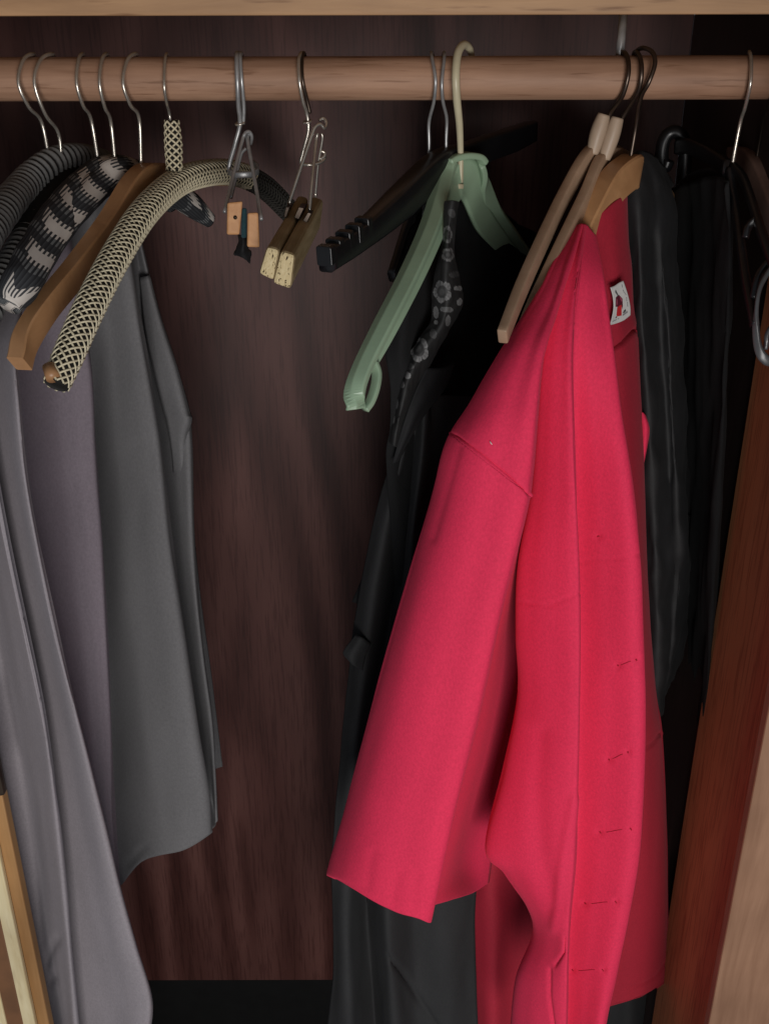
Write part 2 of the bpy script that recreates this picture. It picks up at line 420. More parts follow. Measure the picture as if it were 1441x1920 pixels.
def end_grain_mat():
    m, nt, b = new_mat('speckled_end_grain')
    v = N_(nt, 'ShaderNodeTexNoise'); v.inputs['Scale'].default_value = 420; v.inputs['Detail'].default_value = 2; v.inputs['Distortion'].default_value = 1.5
    nt.links.new(coords(nt, (1, 1, 0.6)), v.inputs['Vector'])
    r = ramp(nt, [(0.30, (0.05, 0.03, 0.012)), (0.36, (0.05, 0.03, 0.012)), (0.40, (0.60, 0.47, 0.25)), (0.8, (0.72, 0.60, 0.36))])
    nt.links.new(v.outputs[0], r.inputs[0]); nt.links.new(r.outputs[0], b.inputs['Base Color'])
    b.inputs['Roughness'].default_value = 0.8
    bump(nt, b, v.outputs[0], 0.6, 0.001)
    return m
M['ribbed'] = ribbed_mat(); M['tooth'] = tooth_mat(); M['floral'] = print_mat(); M['end_grain'] = end_grain_mat()

# ------------------------------------------------------------------ wardrobe
YB, YF = 0.28, -0.18          # back panel, front edge
rod_c = P(720, 147, 0.0); RODR = 0.0145
xr = 0.29; xl = -0.29
zb = P(450, 1838, YB).z
zs = P(720, 28.5, YF - 0.02).z          # underside of the shelf
ward = thing('wardrobe', (0, 0.05, zb - 0.12), 'old dark wooden wardrobe with pale shelf edge and round clothes rail', 'wardrobe')
box('back_panel', (-0.40, YB, zb), (xr + 0.001, YB + 0.006, zs + 0.02), M['panel'], ward, 0.0008, 'dark reddish veneered back panel')
box('shelf', (-0.40, YF - 0.02, zs), (xr + 0.02, YB - 0.001, zs + 0.024), M['shelf'], ward, 0.0012, 'pale wooden shelf with worn front edge')
box('gap_shade_board', (-0.41, YB + 0.012, zb - 0.14), (xr + 0.03, YB + 0.03, zb + 0.03), M['black_board'], ward)  # added black board, stands in for the dark gap below the panel
box('floor_board', (-0.40, YF, zb - 0.14), (xr + 0.02, YB + 0.011, zb - 0.12), M['black_board'], ward)
box('side_panel', (xr, -0.02, zb - 0.119), (xr + 0.016, YB - 0.002, zs - 0.0001), M['dark_side'], ward, 0.001, 'rear half of the right side, shade put into its colour')
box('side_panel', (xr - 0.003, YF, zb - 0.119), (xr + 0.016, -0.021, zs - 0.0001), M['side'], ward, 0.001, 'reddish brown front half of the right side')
box('side_panel', (-0.416, YF + 0.02, zb - 0.119), (-0.40, YB - 0.002, zs - 0.0001), M['panel'], ward)
# right front stile
sx_ = P(1370, 1700, YF - 0.012).x
box('front_stile', (sx_, YF - 0.012, zb - 0.2), (sx_ + 0.06, YF - 0.0005, zs - 0.002), M['stile'], ward, 0.0015, 'tan front stile with scuffed face')
# left front: brown edge, pale strip, groove, pale strip
def strip(name, u0, u1, Y0, Y1, mat, lab=None):
    a, b = P(u0, 1900, Y0), P(u1, 1900, Y0)
    return box(name, (a.x, Y0, zb - 0.2), (b.x, Y1, zs - 0.002), mat, ward, 0.0012, lab)
lx = P(88, 1900, YF - 0.01)
strip('edge_strip', 60, 88, YF - 0.010, YF + 0.0005, M['edge'], 'orange brown wooden edge strip of the left side')
strip('metal_strip', 28, 62, YF - 0.016, YF - 0.0105, M['brass'], 'worn cream gold strip')
strip('groove', 6, 40, YF - 0.0165, YF - 0.009, M['groove'])
strip('metal_strip', -28, 8, YF - 0.018, YF - 0.0105, M['brass'], 'worn cream gold strip')
pl_ = P(2, 1432, YF - 0.014)
a = P(2, 1385, YF - 0.012); b = P(2, 1484, YF - 0.012)
box('lock_keep', (P(-14, 1484, YF - .014).x, YF - 0.0185, b.z), (P(13, 1484, YF - .014).x, YF - 0.0101, a.z + 0.02), M['iron'], ward, 0.003, 'dark metal lock keep')
# rail
def cyl_x(x0, x1, c, r, n=40, seg=30):
    path = [Vector((x0 + (x1 - x0) * i / seg, c.y, c.z)) for i in range(seg + 1)]
    return sweep(path, circ(r, n))
V, F = cyl_x(-0.399, xr - 0.003, rod_c, RODR)
make('clothes_rail', V, F, M['rail'], ward)
# thin metal strut from the shelf to the rail
sp = P(1165, 60, 0.02)
V, F = sweep([Vector((sp.x, 0.02, zs - 0.0005)), Vector((sp.x - 0.003, 0.006, rod_c.z + RODR * 0.7))], circ(0.0030, 12))
make('rail_strut', V, F, M['zinc'], ward)

# ------------------------------------------------------------------ hooks and hanger bodies
def hook_path(u0, v0, u1, v1, utop, bulge, bend, yneck=0.0):
    """front bulge of a hook over the rail, given as pixels; ends at the hanger's top"""
    pts = [P(utop + 6, 150, 0.021), P(utop + 4, 112, 0.016)]
    t = P(utop, 98, 0.0); t.z = rod_c.z + RODR + 0.002; pts.append(t)
    pts += [P(bulge[0] + (utop - bulge[0]) * 0.35, 112, -0.013), P(bulge[0], bulge[1], -0.0225)]
    pts += [P(bulge[0] + (bend[0] - bulge[0]) * 0.45, bulge[1] + (bend[1] - bulge[1]) * 0.62, -0.017)]
    pts += [P(bend[0], bend[1], yneck - 0.001), P(u1, v1, yneck)]
    return pts
def hook(parent, utop, bulge, bend, end, r=0.0013, mat=None, yneck=0.0, name='hook'):
    pts = hook_path(0, 0, end[0], end[1], utop, bulge, bend, yneck)
    return wire(name, pts, r, mat or M['chrome'], parent, n=7, seg=10, world=True)

def uv_along(o, nring, m, length_scale, phase=0.0):
    """UV: x along the sweep, y round it (verts laid out ring by ring)"""
    me = o.data; uv = me.uv_layers.new(name='along')
    pts = [v.co for v in me.vertices]
    cum = [0.0]
    cs = []
    for i in range(nring):
        c = Vector((0, 0, 0))
        for j in range(m): c += pts[i * m + j]
        cs.append(c / m)
    for i in range(1, nring): cum.append(cum[-1] + (cs[i] - cs[i - 1]).length)
    for p in me.polygons:
        js = [me.loops[l].vertex_index for l in p.loop_indices]
        wrap = any(k % m == m - 1 for k in js) and any(k % m == 0 for k in js) and len(js) == 4
        for l in p.loop_indices:
            k = me.loops[l].vertex_index
            if k >= nring * m: continue
            i, j = divmod(k, m)
            y = j / m
            if wrap and j == 0: y = 1.0
            uv.data[l].uv = (cum[i] * length_scale + phase, y)

HOOKS = 'hangers on the clothes rail'
# 1 ribbed grey hanger ------------------------------------------------
def ribbed(label, pts, hk, r, rad_scale):
    t = thing('padded_hanger', P(*hk['end'], 0), label, 'hanger', HOOKS)
    path = spline(px(pts), 26)
    n, m = len(path), 20
    cum = [0.0]
    for i in range(1, n): cum.append(cum[-1] + (path[i] - path[i - 1]).length)
    rs = lerp_list(rad_scale, 26)
    sc = [rs[i] * (1 + 0.10 * math.sin(cum[i] * 2 * math.pi / 0.0056)) for i in range(n)]
    T, Nn, Bb = frames(path)
    V = []
    for i, p in enumerate(path):
        for j in range(m):
            a = 2 * math.pi * j / m
            V.append(p + (Nn[i] * math.cos(a) + Bb[i] * math.sin(a)) * r * sc[i])
    F = [(i * m + j, i * m + (j + 1) % m, (i + 1) * m + (j + 1) % m, (i + 1) * m + j) for i in range(n - 1) for j in range(m)]
    F += [tuple(range(m))[::-1], tuple((n - 1) * m + j for j in range(m))]
    o = make('ribbed_cover', V, F, M['ribbed'], t); uv_along(o, n, m, 1 / 0.0056)
    hook(t, hk['top'], hk['bulge'], hk['bend'], hk['end'])
    return t
ribbed('grey ribbed padded hanger at the far left, behind all the others',
       [(-95, 620, -0.17), (-45, 480, -0.13), (2, 402, -0.08), (48, 345, -0.03), (98, 307, 0.0), (146, 296, 0.03), (195, 306, 0.08), (235, 336, 0.13)],
       dict(top=62, bulge=(35, 155), bend=(78, 228), end=(93, 300)), 0.0105, [0.9, 1, 1, 1, 1, .95, .9, .8])
ribbed('black padded hanger with grey ribbed tip between the ribbed and the cream patterned hangers',
       [(-70, 700, -0.17), (-22, 575, -0.135), (26, 490, -0.09), (76, 410, -0.04), (126, 342, 0.005), (172, 322, 0.05), (215, 335, 0.10), (250, 362, 0.15)],
       dict(top=98, bulge=(65, 155), bend=(110, 250), end=(117, 315)), 0.0100, [0.9, 1, 1, 1, 1, .9, .9, .8])
# dark cloth wound round the middle of the second one
t2 = [o for o in COL.objects if o.name == 'padded_hanger.001'][0]
path = spline(px([(48, 452, -0.066), (76, 410, -0.04), (102, 372, -0.018), (126, 342, 0.005), (172, 322, 0.05), (198, 326, 0.08)]), 10)
V, F = sweep(path, circ(0.0112, 18)); make('black_wrap', V, F, M['cord_black'], t2)

# 3, 4 cream and charcoal patterned hangers ---------------------------
def patterned(label, pts, hk, r, rad_scale, phase):
    t = thing('padded_hanger', P(*hk['end'], 0), label, 'hanger', HOOKS)
    path = spline(px(pts), 14); n, m = len(path), 24
    rs = lerp_list(rad_scale, 14)
    T, Nn, Bb = frames(path, (0, 0, 1))
    V = []
    for i, p in enumerate(path):
        for j in range(m):
            a = 2 * math.pi * j / m
            k = 1 + 0.07 * noise.noise(Vector((p.x * 60, p.y * 60, a * 1.3)))
            V.append(p + (Nn[i] * math.cos(a) * 0.95 + Bb[i] * math.sin(a) * 1.1) * r * rs[i] * k)
    F = [(i * m + j, i * m + (j + 1) % m, (i + 1) * m + (j + 1) % m, (i + 1) * m + j) for i in range(n - 1) for j in range(m)]
    F += [tuple(range(m))[::-1], tuple((n - 1) * m + j for j in range(m))]
    o = make('woven_cover', V, F, M['tooth'], t); uv_along(o, n, m, 1 / 0.038, phase)
    hook(t, hk['top'], hk['bulge'], hk['bend'], hk['end'])
    return t
patterned('padded hanger in cream and charcoal woven cloth, its front end nearest the camera',
          [(18, 574, -0.178), (38, 535, -0.165), (72, 472, -0.125), (112, 410, -0.08), (152, 360, -0.035), (190, 330, 0.0), (225, 322, 0.03), (270, 338, 0.08), (320, 380, 0.14)],
          dict(top=155, bulge=(144, 155), bend=(171, 224), end=(186, 312)), 0.0125, [0.55, 0.95, 1.0, 1.05, 1, 1, .9, .85, .6], 0.0)
patterned('padded hanger in charcoal woven cloth mostly hidden behind the cream patterned one',
          [(62, 500, -0.135), (100, 440, -0.10), (145, 385, -0.06), (185, 345, -0.02), (218, 325, 0.0), (262, 330, 0.05), (320, 360, 0.11), (360, 385, 0.145), (392, 412, 0.17)],
          dict(top=200, bulge=(187, 155), bend=(208, 228), end=(217, 312)), 0.0105, [0.7, .9, 1, 1, 1, 1, 1, .95, .6], 0.55)

# 5 orange wooden hanger ----------------------------------------------
def wood_hanger(label, pts, prof, mat, scl, hk=None, n=10, up=(0, 0, 1), name='wooden_hanger', bev=0.0015):
    t = thing(name, P(*pts[len(pts) // 2]), label, 'hanger', HOOKS)
    path = spline(px(pts), n)
    V, F = sweep(path, prof, up, lerp_list(scl, n))
    o = sharp(make('hanger_body', V, F, mat, t))
    return t
t5 = wood_hanger('orange brown bare wooden hanger with a squared front end over the grey clothes',
                 [(37, 682, -0.185), (50, 635, -0.172), (88, 575, -0.15), (145, 505, -0.11), (205, 425, -0.062), (248, 358, -0.025), (276, 333, 0.0), (315, 330, 0.045), (380, 329, 0.11), (440, 332, 0.16)],
                 rrect(0.0056, 0.0082, 0.0010, 1), M['hanger_wood'], [0.95, 1.0, 1.0, 1.05, 1.1, 1.2, 1.2, 1.1, 1, .9], n=9)
hook(t5, 255, (231, 155), (261, 222), (265, 312))

# 6 braided cord hanger -----------------------------------------------
t6 = thing('braided_hanger', P(325, 320, 0), 'hanger sleeved in braided black and cream cord with a sleeved neck', 'hanger', HOOKS)
def braid(parent, pts, r, nstr, pitch, w_, n=20, rs=None, front=1.0):
    path = spline(px(pts), n); T, Nn, Bb = frames(path)
    cum = [0.0]
    for i in range(1, len(path)): cum.append(cum[-1] + (path[i] - path[i - 1]).length)
    sc = lerp_list(rs, n) if rs else [1.0] * len(path)
    V, F = sweep(path, circ(r, 22), scale=sc)
    make('cord_sleeve', V, F, M['cord_black'], parent)
    parts = []
    L = cum[-1]; steps = int(L / 0.0016)
    def at(s):
        s = max(0, min(L, s)); i = 0
        lo, hi = 0, len(cum) - 1
        while hi - lo > 1:
            mid = (lo + hi) // 2
            if cum[mid] <= s: lo = mid
            else: hi = mid
        f = (s - cum[lo]) / max(1e-9, cum[hi] - cum[lo])
        return (path[lo].lerp(path[hi], f), Nn[lo].lerp(Nn[hi], f).normalized(), Bb[lo].lerp(Bb[hi], f).normalized(), T[lo].lerp(T[hi], f).normalized(), sc[lo] + (sc[hi] - sc[lo]) * f)
    for sgn in (1, -1):
        for k in range(nstr):
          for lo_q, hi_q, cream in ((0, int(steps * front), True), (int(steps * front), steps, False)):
            if hi_q - lo_q < 2: continue
            VV, FF = [], []
            for q in range(lo_q, hi_q + 1):
                s = L * q / steps
                c, n1, b1, t1, k1 = at(s)
                a = sgn * 2 * math.pi * s / pitch + 2 * math.pi * k / nstr
                rad = n1 * math.cos(a) + b1 * math.sin(a)
                tan = -n1 * math.sin(a) + b1 * math.cos(a)
                slope = sgn * 2 * math.pi * r / pitch
                d = (t1 + tan * slope).normalized(); side = rad.cross(d)
                over = 0.00035 * math.sin(a * nstr * 0.5 + (0 if sgn > 0 else math.pi))
                o = c + rad * (r * k1 + 0.0002 + over)
                VV += [o + side * w_, o + rad * 0.0006, o - side * w_, o - rad * 0.0004]
            for q in range(hi_q - lo_q):
                for j in range(4):
                    FF.append((q * 4 + j, q * 4 + (j + 1) % 4, q * 4 + 4 + (j + 1) % 4, q * 4 + 4 + j))
            parts.append((VV, FF, cream))
    V, F = merge([(a, b) for a, b, k in parts if k]); make('cord_braid', V, F, M['cord_cream'], parent, kind='stuff')
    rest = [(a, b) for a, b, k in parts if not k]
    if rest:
        V, F = merge(rest); make('cord_braid', V, F, M['cord_shaded'], parent, kind='stuff', label='rear end of the cream braid, shade put into its colour')
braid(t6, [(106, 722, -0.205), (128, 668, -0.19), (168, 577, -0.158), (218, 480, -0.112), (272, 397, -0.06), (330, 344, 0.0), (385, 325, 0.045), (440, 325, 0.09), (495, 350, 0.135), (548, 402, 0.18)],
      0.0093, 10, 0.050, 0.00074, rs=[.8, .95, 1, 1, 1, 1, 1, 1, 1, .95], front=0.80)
braid(t6, [(322, 226, 0.0), (325, 270, 0.0), (327, 318, 0.0)], 0.0056, 6, 0.030, 0.0008, n=16, rs=[0.85, 1.05, 0.95])
hook(t6, 313, (308, 158), (317, 210), (321, 235), 0.0011, M['chrome'])
e = P(97, 700, -0.207)
V, F = sweep([e + Vector((-0.002, 0.004, 0.003)), e, e + Vector((0.0015, -0.003, -0.002))], circ(0.0042, 16)); make('end_cap', V, F, M['hanger_wood'], t6)

# 7 trouser clamp hanger with orange wooden bars ------------------------
t7 = thing('clamp_hanger', P(455, 300, 0), 'wire clamp hanger gripping teal felt between two orange wooden bars', 'hanger', HOOKS)
def long_hook(parent, pts, r, mat): return wire('hook', pts, r, mat, parent, n=8)
def over(u, v=94, dy=0.0):
    t = P(u, v, dy); t.z = rod_c.z + RODR + 0.0022; return t
wire('hook', [P(446, 150, 0.021), P(446, 110, 0.017), over(445), P(444, 108, -0.015), P(445, 150, -0.0215), P(447, 195, -0.017), P(450, 232, -0.010), P(441, 270, -0.008), P(430, 310, -0.006), P(434, 325, -0.008), P(460, 329, -0.010), P(478, 326, -0.006)], 0.00165, M['zinc'], t7, world=True)
wire('hook', [P(456, 150, 0.021), P(455, 110, 0.017), over(452), P(450, 108, -0.012), P(453, 150, -0.018), P(457, 200, -0.012), P(456, 232, -0.008)], 0.0014, M['zinc'], t7, world=True)
def ring(parent, c, rx, ry, r, mat, name='ring', tilt=0.3):
    pts = [c + Vector((rx * math.cos(a), ry * math.sin(a), tilt * rx * math.sin(a + 0.7))) for a in [2 * math.pi * k / 16 for k in range(17)]]
    V, F = sweep(pts, circ(r, 8), caps=False); return make(name, V, F, mat, parent)
ring(t7, P(450, 231, -0.009), 0.0031, 0.003, 0.0009, M['chrome'])
wire('spring_wire', [(421, 398, -0.075), (437, 330, -0.045), (453, 268, -0.020), (459, 251, -0.016), (467, 247, -0.014), (472, 256, -0.012), (470, 270, -0.008)], 0.00125, M['zinc'], t7)
wire('spring_wire', [(490, 412, -0.075), (478, 340, -0.045), (464, 262, -0.016), (466, 252, -0.012)], 0.00135, M['zinc'], t7)
wire('spring_wire', [(433, 372, -0.02), (443, 330, -0.012), (452, 290, -0.006), (461, 278, -0.004)], 0.0012, M['zinc'], t7)
V, F = sweep(px([(430, 322, -0.012), (440, 328, -0.014), (455, 328, -0.014), (472, 327, -0.013), (482, 322, -0.008), (483, 312, 0.0), (472, 305, 0.004)]), rrect(0.0013, 0.0024, 0.001, 2), (0, 0, 1)); make('cross_plate', V, F, M['zinc'], t7)
def bar(parent, quad, Y0, Y1, c1, name, mat, endmat=None, bevw=0.0012, lab=None, rscale=1.0):
    """bar with a front face given by four pixels; its far end is shrunk towards pixel c1 on plane Y1"""
    A = px([(u, v, Y0) for u, v in quad]); ca = sum(A, Vector()) / 4
    cb = P(c1[0], c1[1], Y1)
    B = [cb + (p - ca) * rscale for p in A]
    o = make(name, A + B, [(0, 1, 2, 3), (7, 6, 5, 4), (0, 4, 5, 1), (1, 5, 6, 2), (2, 6, 7, 3), (3, 7, 4, 0)], mat, parent, smooth=False, label=lab)
    if endmat:
        o.data.materials.append(endmat)
        for p in o.data.polygons:
            if sum((o.data.vertices[k].co - (A[0] - root_loc(parent))).length < 0.05 for k in p.vertices) == 4 and abs(p.normal.y) > 0.7: p.material_index = 1
    bevel(o, bevw, 2); return o
bar(t7, [(426, 380), (455, 377), (449, 440), (425, 440)], -0.085, 0.10, (437, 414), 'clamp_bar', M['clamp_wood'])
bar(t7, [(464, 399), (484, 398), (487, 464), (463, 463)], -0.085, 0.10, (474, 434), 'clamp_bar', M['clamp_wood'])
bar(t7, [(453, 390), (463, 390), (463, 446), (452, 446)], -0.075, 0.10, (458, 424), 'felt_pad', M['felt'])
g = loft_grid([[(448, 440, -0.06), (456, 440, -0.066), (463, 440, -0.06)], [(445, 462, -0.06), (456, 465, -0.068), (466, 466, -0.06)], [(440, 476, -0.058), (454, 478, -0.066), (470, 474, -0.06)], [(452, 478, -0.06), (460, 486, -0.064), (468, 494, -0.06)]], 5, 5, 0.001, (200, 200, 200))
V, F = grid_mesh(g); solid(make('cloth_scrap', V, F, M['black'], t7), 0.001)
# nail hole in the left bar
c = P(441, 408, -0.0856)
V, F = sweep([c + Vector((0, 0.0012, 0)), c + Vector((0, -0.0002, 0))], circ(0.0013, 10)); make('nail', V, F, M['iron'], t7)

# 8 pale clamp hanger ----------------------------------------------------
t8 = thing('clamp_hanger', P(580, 300, 0), 'wire clamp hanger with pale speckled wooden bars pointing forward', 'hanger', HOOKS)
wire('hook', [P(572, 150, 0.021), P(570, 112, 0.017), over(566), P(560, 112, -0.013), P(561, 150, -0.021), P(568, 190, -0.017), P(575, 212, -0.012), P(578, 245, -0.010), P(568, 285, -0.008), P(564, 305, -0.008), P(578, 309, -0.010), P(597, 306, -0.008), P(608, 298, -0.004), P(607, 288, 0.0)], 0.0013, M['chrome'], t8, world=True)
wire('hook', [P(575, 150, 0.021), P(573, 112, 0.017), over(569), P(566, 112, -0.010), P(567, 150, -0.017), P(576, 190, -0.012), P(581, 212, -0.010)], 0.0013, M['bronze'], t8, world=True)
ring(t8, P(576, 228, -0.011), 0.0026, 0.0026, 0.0008, M['chrome'])
wire('spring_wire', [(541, 384, -0.03), (562, 320, -0.022), (585, 252, -0.014), (592, 237, -0.012), (601, 233, -0.010), (608, 240, -0.008), (612, 230, -0.004), (606, 222, -0.002), (598, 226, -0.003)], 0.0012, M['chrome'], t8)
wire('spring_wire', [(580, 397, -0.035), (586, 330, -0.025), (592, 270, -0.012), (595, 250, -0.010)], 0.0012, M['chrome'], t8)
wire('spring_wire', [(591, 370, -0.010), (596, 310, -0.006), (604, 262, -0.003), (603, 250, -0.003)], 0.0010, M['chrome'], t8)
wire('spring_wire', [(603, 283, -0.004), (609, 287, -0.004), (607, 294, -0.005), (600, 298, -0.006)], 0.0012, M['chrome'], t8)
bar(t8, [(500, 462), (524, 468), (513, 528), (484, 514)], -0.118, 0.02, (563, 392), 'clamp_bar', M['cork'], M['end_grain'], 0.0026)
bar(t8, [(526, 470), (553, 478), (545, 544), (510, 532)], -0.118, 0.02, (590, 398), 'clamp_bar', M['cork'], M['end_grain'], 0.0026)
for q in ([(536, 388), (543, 388), (537, 408), (531, 407)], [(560, 388), (570, 390), (560, 412), (551, 408)], [(577, 398), (584, 400), (575, 418), (567, 414)]):
    bar(t8, q, -0.046, 0.0, (sum(a for a, _ in q) / 4 + 6, sum(b_ for _, b_ in q) / 4 - 8), 'wire_slot', M['iron'], None, 0.0004)

# 9 black notched hanger ------------------------------------------------
t9 = thing('notched_hanger', P(835, 295, 0), 'black plastic hanger with toothed strap notches, bare and set across the rail', 'hanger', HOOKS)
pts9 = [(610, 488, -0.165), (680, 440, -0.115), (745, 384, -0.065), (800, 333, -0.02), (835, 306, 0.0), (870, 294, 0.022), (920, 275, 0.062), (960, 261, 0.10), (996, 246, 0.135)]
path = spline(px(pts9), 8)
V, F = sweep(path, rrect(0.0056, 0.0088, 0.002, 2), (0, 0, 1), lerp_list([0.85, .95, 1.25, 1.4, 1.25, 1.1, 1.1, 1.1, .95], 8))
o = make('hanger_body', V, F, M['blk_plastic'], t9)
for k, (u, v, Y) in enumerate([(612, 478, -0.163), (629, 464, -0.151), (647, 450, -0.139), (665, 437, -0.127), (682, 424, -0.114)]):
    a = P(u, v, Y); d = (path[9] - path[0]).normalized()
    V, F = sweep([a - d * 0.0036, a + d * 0.0026], rrect(0.0052, 0.0062, 0.0014, 2), (0, 0, 1)); bevel(make('strap_tooth', V, F, M['blk_plastic'], t9, smooth=False), 0.0006)
wire('hook', [P(826, 150, 0.021), P(829, 110, 0.017), over(832), P(832, 112, -0.013), P(828, 155, -0.021), P(830, 190, -0.016), P(837, 222, -0.004), P(836, 262, 0.0), P(836, 300, 0.0)], 0.0012, M['zinc'], t9, world=True)

# 10 green hanger ---------------------------------------------------------
t10 = thing('green_hanger', P(865, 300, 0), 'pale green plastic hanger with an ivory hook, bare', 'hanger', HOOKS)
top_ = P(869, 84, 0.0); top_.z = rod_c.z + RODR + 0.006
wire('hook', [P(885, 112, 0.018), P(880, 92, 0.010), P(869, 84, -0.002), P(858, 100, -0.014), P(854, 140, -0.0235), P(856, 185, -0.021), P(861, 235, -0.010), P(863, 290, -0.003), P(863, 342, 0.0)], 0.0026, M['ivory'], t10, world=True, scale=[.8, 1, 1.1, 1.1, 1.1, 1.1, 1, .85, .8])
rimF = [(667, 767, -0.178), (664, 735, -0.175), (678, 690, -0.165), (716, 612, -0.141), (763, 520, -0.105), (799, 440, -0.068), (819, 380, -0.038), (832, 330, -0.014), (840, 302, -0.006)]
path = spline(px(rimF), 8)
prof = [(-0.0072, -0.0012), (-0.0072, 0.0012), (-0.0012, 0.0036), (0.0066, 0.0028), (0.0072, 0.0010), (0.0072, -0.0024), (0.0, -0.0020)]
V, F = sweep(path, prof, (0, 0, 1), lerp_list([0.95, .95, .95, 1, 1, 1.02, 1.02, 1.0, 0.95], 8)); bevel(make('front_arm', V, F, M['green'], t10, smooth=False), 0.0006, 2, 25)
V, F = sweep(spline(px([(836, 303, -0.007), (850, 295, -0.003), (872, 291, 0.003), (893, 294, 0.009), (902, 304, 0.012)]), 6), rrect(0.0070, 0.0024, 0.0016, 3), (0, 0, 1)); make('top_cap', V, F, M['green'], t10)
rimB = [(899, 304, 0.012), (908, 345, 0.024), (922, 388, 0.045), (952, 432, 0.075), (987, 480, 0.11), (1015, 515, 0.14)]
path = spline(px(rimB), 8)
V, F = sweep(path, rrect(0.0060, 0.0022, 0.0012, 3), (-0.5, -0.7, 0.9), lerp_list([1, 1, 1, 1, .9, .8], 8)); make('back_arm', V, F, M['green'], t10)
up_ = [(690, 690, -0.158), (728, 612, -0.136), (776, 520, -0.10), (812, 440, -0.064), (832, 380, -0.034), (846, 330, -0.008), (866, 298, 0.001), (890, 302, 0.010), (902, 345, 0.022), (916, 390, 0.044), (946, 436, 0.075), (980, 482, 0.11), (1008, 520, 0.14)]
lo_ = [(700, 696, -0.158), (741, 622, -0.134), (789, 530, -0.098), (825, 450, -0.060), (845, 398, -0.030), (856, 378, -0.006), (862, 372, 0.001), (868, 378, 0.010), (880, 405, 0.022), (896, 436, 0.044), (924, 466, 0.075), (960, 500, 0.11), (996, 534, 0.14)]
g = loft_grid([up_, [tuple((a + b_) / 2 for a, b_ in zip(p, q)) for p, q in zip(up_, lo_)], lo_], 6, 4)
V, F = grid_mesh(g); solid(make('web', V, F, M['green'], t10), 0.0040)
# loop at the front end
path = spline(px([(700, 680, -0.157), (706, 700, -0.160), (703, 726, -0.166), (694, 752, -0.172), (683, 768, -0.176)]), 8)
V, F = sweep(path, rrect(0.0020, 0.0034, 0.0014, 3), (0.75, -0.5, 0.2)); make('end_loop', V, F, M['green'], t10)
V, F = sweep(px([(850, 349, -0.004), (867, 349, -0.002)]), rrect(0.0018, 0.0018, 0.0006, 2), (0, 0, 1)); make('hook_peg', V, F, M['ivory'], t10)

# 12 two pale wooden hangers with turned necks -----------------------------
def turned(label, du, dY, neck, body, hk):
    t = thing('turned_neck_hanger', P(*neck[-1]), label, 'hanger', HOOKS)
    path = spline(px(neck), 10); n = len(path)
    V, F = sweep(path, circ(0.0055, 18), scale=[0.74 + 0.32 * math.sin(math.pi * min(1, (0.1 + i / (n - 1)) / 1.15)) for i in range(n)])
    make('turned_neck', V, F, M['bead_wood'], t)
    path = spline(px(body), 9)
    V, F = sweep(path, rrect(0.0036, 0.0062, 0.0013, 2), (0, 0, 1), lerp_list([.9, 1, 1, 1, 1.05, 1.1, 1, 1, .9][:len(body)], 9)); bevel(make('hanger_body', V, F, M['pale_wood'], t), 0.001, 2, 50)
    wire('hook', hk, 0.00165, M['bronze'], t, world=True)
    return t
turned('pale wooden hanger with turned neck, the left of the touching pair, its rounded tip showing', 0, 0,
       [(1132, 214, 0.0), (1120, 250, 0.0), (1110, 288, 0.0)],
       [(941, 632, -0.165), (975, 545, -0.128), (1015, 455, -0.085), (1060, 362, -0.035), (1104, 292, 0.0), (1140, 285, 0.03), (1180, 310, 0.08), (1220, 350, 0.13)],
       [P(1160, 150, 0.021), P(1164, 112, 0.017), over(1168), P(1176, 110, -0.012), P(1177, 140, -0.02), P(1166, 180, -0.016), P(1148, 205, -0.004), P(1138, 222, 0.0)])
turned('pale wooden hanger with turned neck, right of the pair, tip behind the red jacket', 0, 0,
       [(1157, 220, 0.0), (1145, 258, 0.0), (1132, 298, 0.0)],
       [(984, 612, -0.122), (1012, 548, -0.108), (1052, 462, -0.078), (1094, 374, -0.036), (1127, 303, 0.0), (1160, 296, 0.03), (1198, 322, 0.08), (1238, 360, 0.13)],
       [P(1184, 150, 0.021), P(1186, 112, 0.017), over(1190), P(1199, 108, -0.012), P(1202, 135, -0.02), P(1196, 170, -0.017), P(1176, 205, -0.005), P(1163, 226, 0.0)])

# 13 the red jacket's own wooden hanger --------------------------------------
t13 = wood_hanger('orange brown wooden hanger carrying the red jacket',
                  [(1050, 560, -0.070), (1072, 500, -0.060), (1104, 425, -0.040), (1142, 355, -0.016), (1178, 322, 0.002), (1184, 326, 0.010)],
                  rrect(0.0068, 0.0105, 0.0012, 1), M['hanger_wood'], [.8, .9, 1.05, 1.15, 1.15, 1.05], n=9)
path = spline(px([(1186, 340, 0.034), (1214, 356, 0.060), (1240, 372, 0.10), (1262, 405, 0.14)]), 9)
V, F = sweep(path, rrect(0.0068, 0.0105, 0.002, 2), (0, 0, 1), lerp_list([1.0, 1, .9, .8], 9)); bevel(make('back_arm', V, F, M['hanger_wood'], t13), 0.001, 2, 50)
wire('hook', [P(1205, 150, 0.021), P(1200, 112, 0.018), P(1192, 98, 0.008), P(1204, 90, -0.006), P(1222, 98, -0.014), P(1227, 120, -0.020), P(1215, 155, -0.022), P(1200, 185, -0.014), P(1191, 240, -0.002), P(1179, 310, 0.0)], 0.0016, M['bronze'], t13, world=True)

# ------------------------------------------------------------------ 14 red jacket
jk = thing('red_jacket', P(1100, 425, -0.06), 'bright red wool jacket with long sleeve, buttonholes and white neck label', 'jacket')
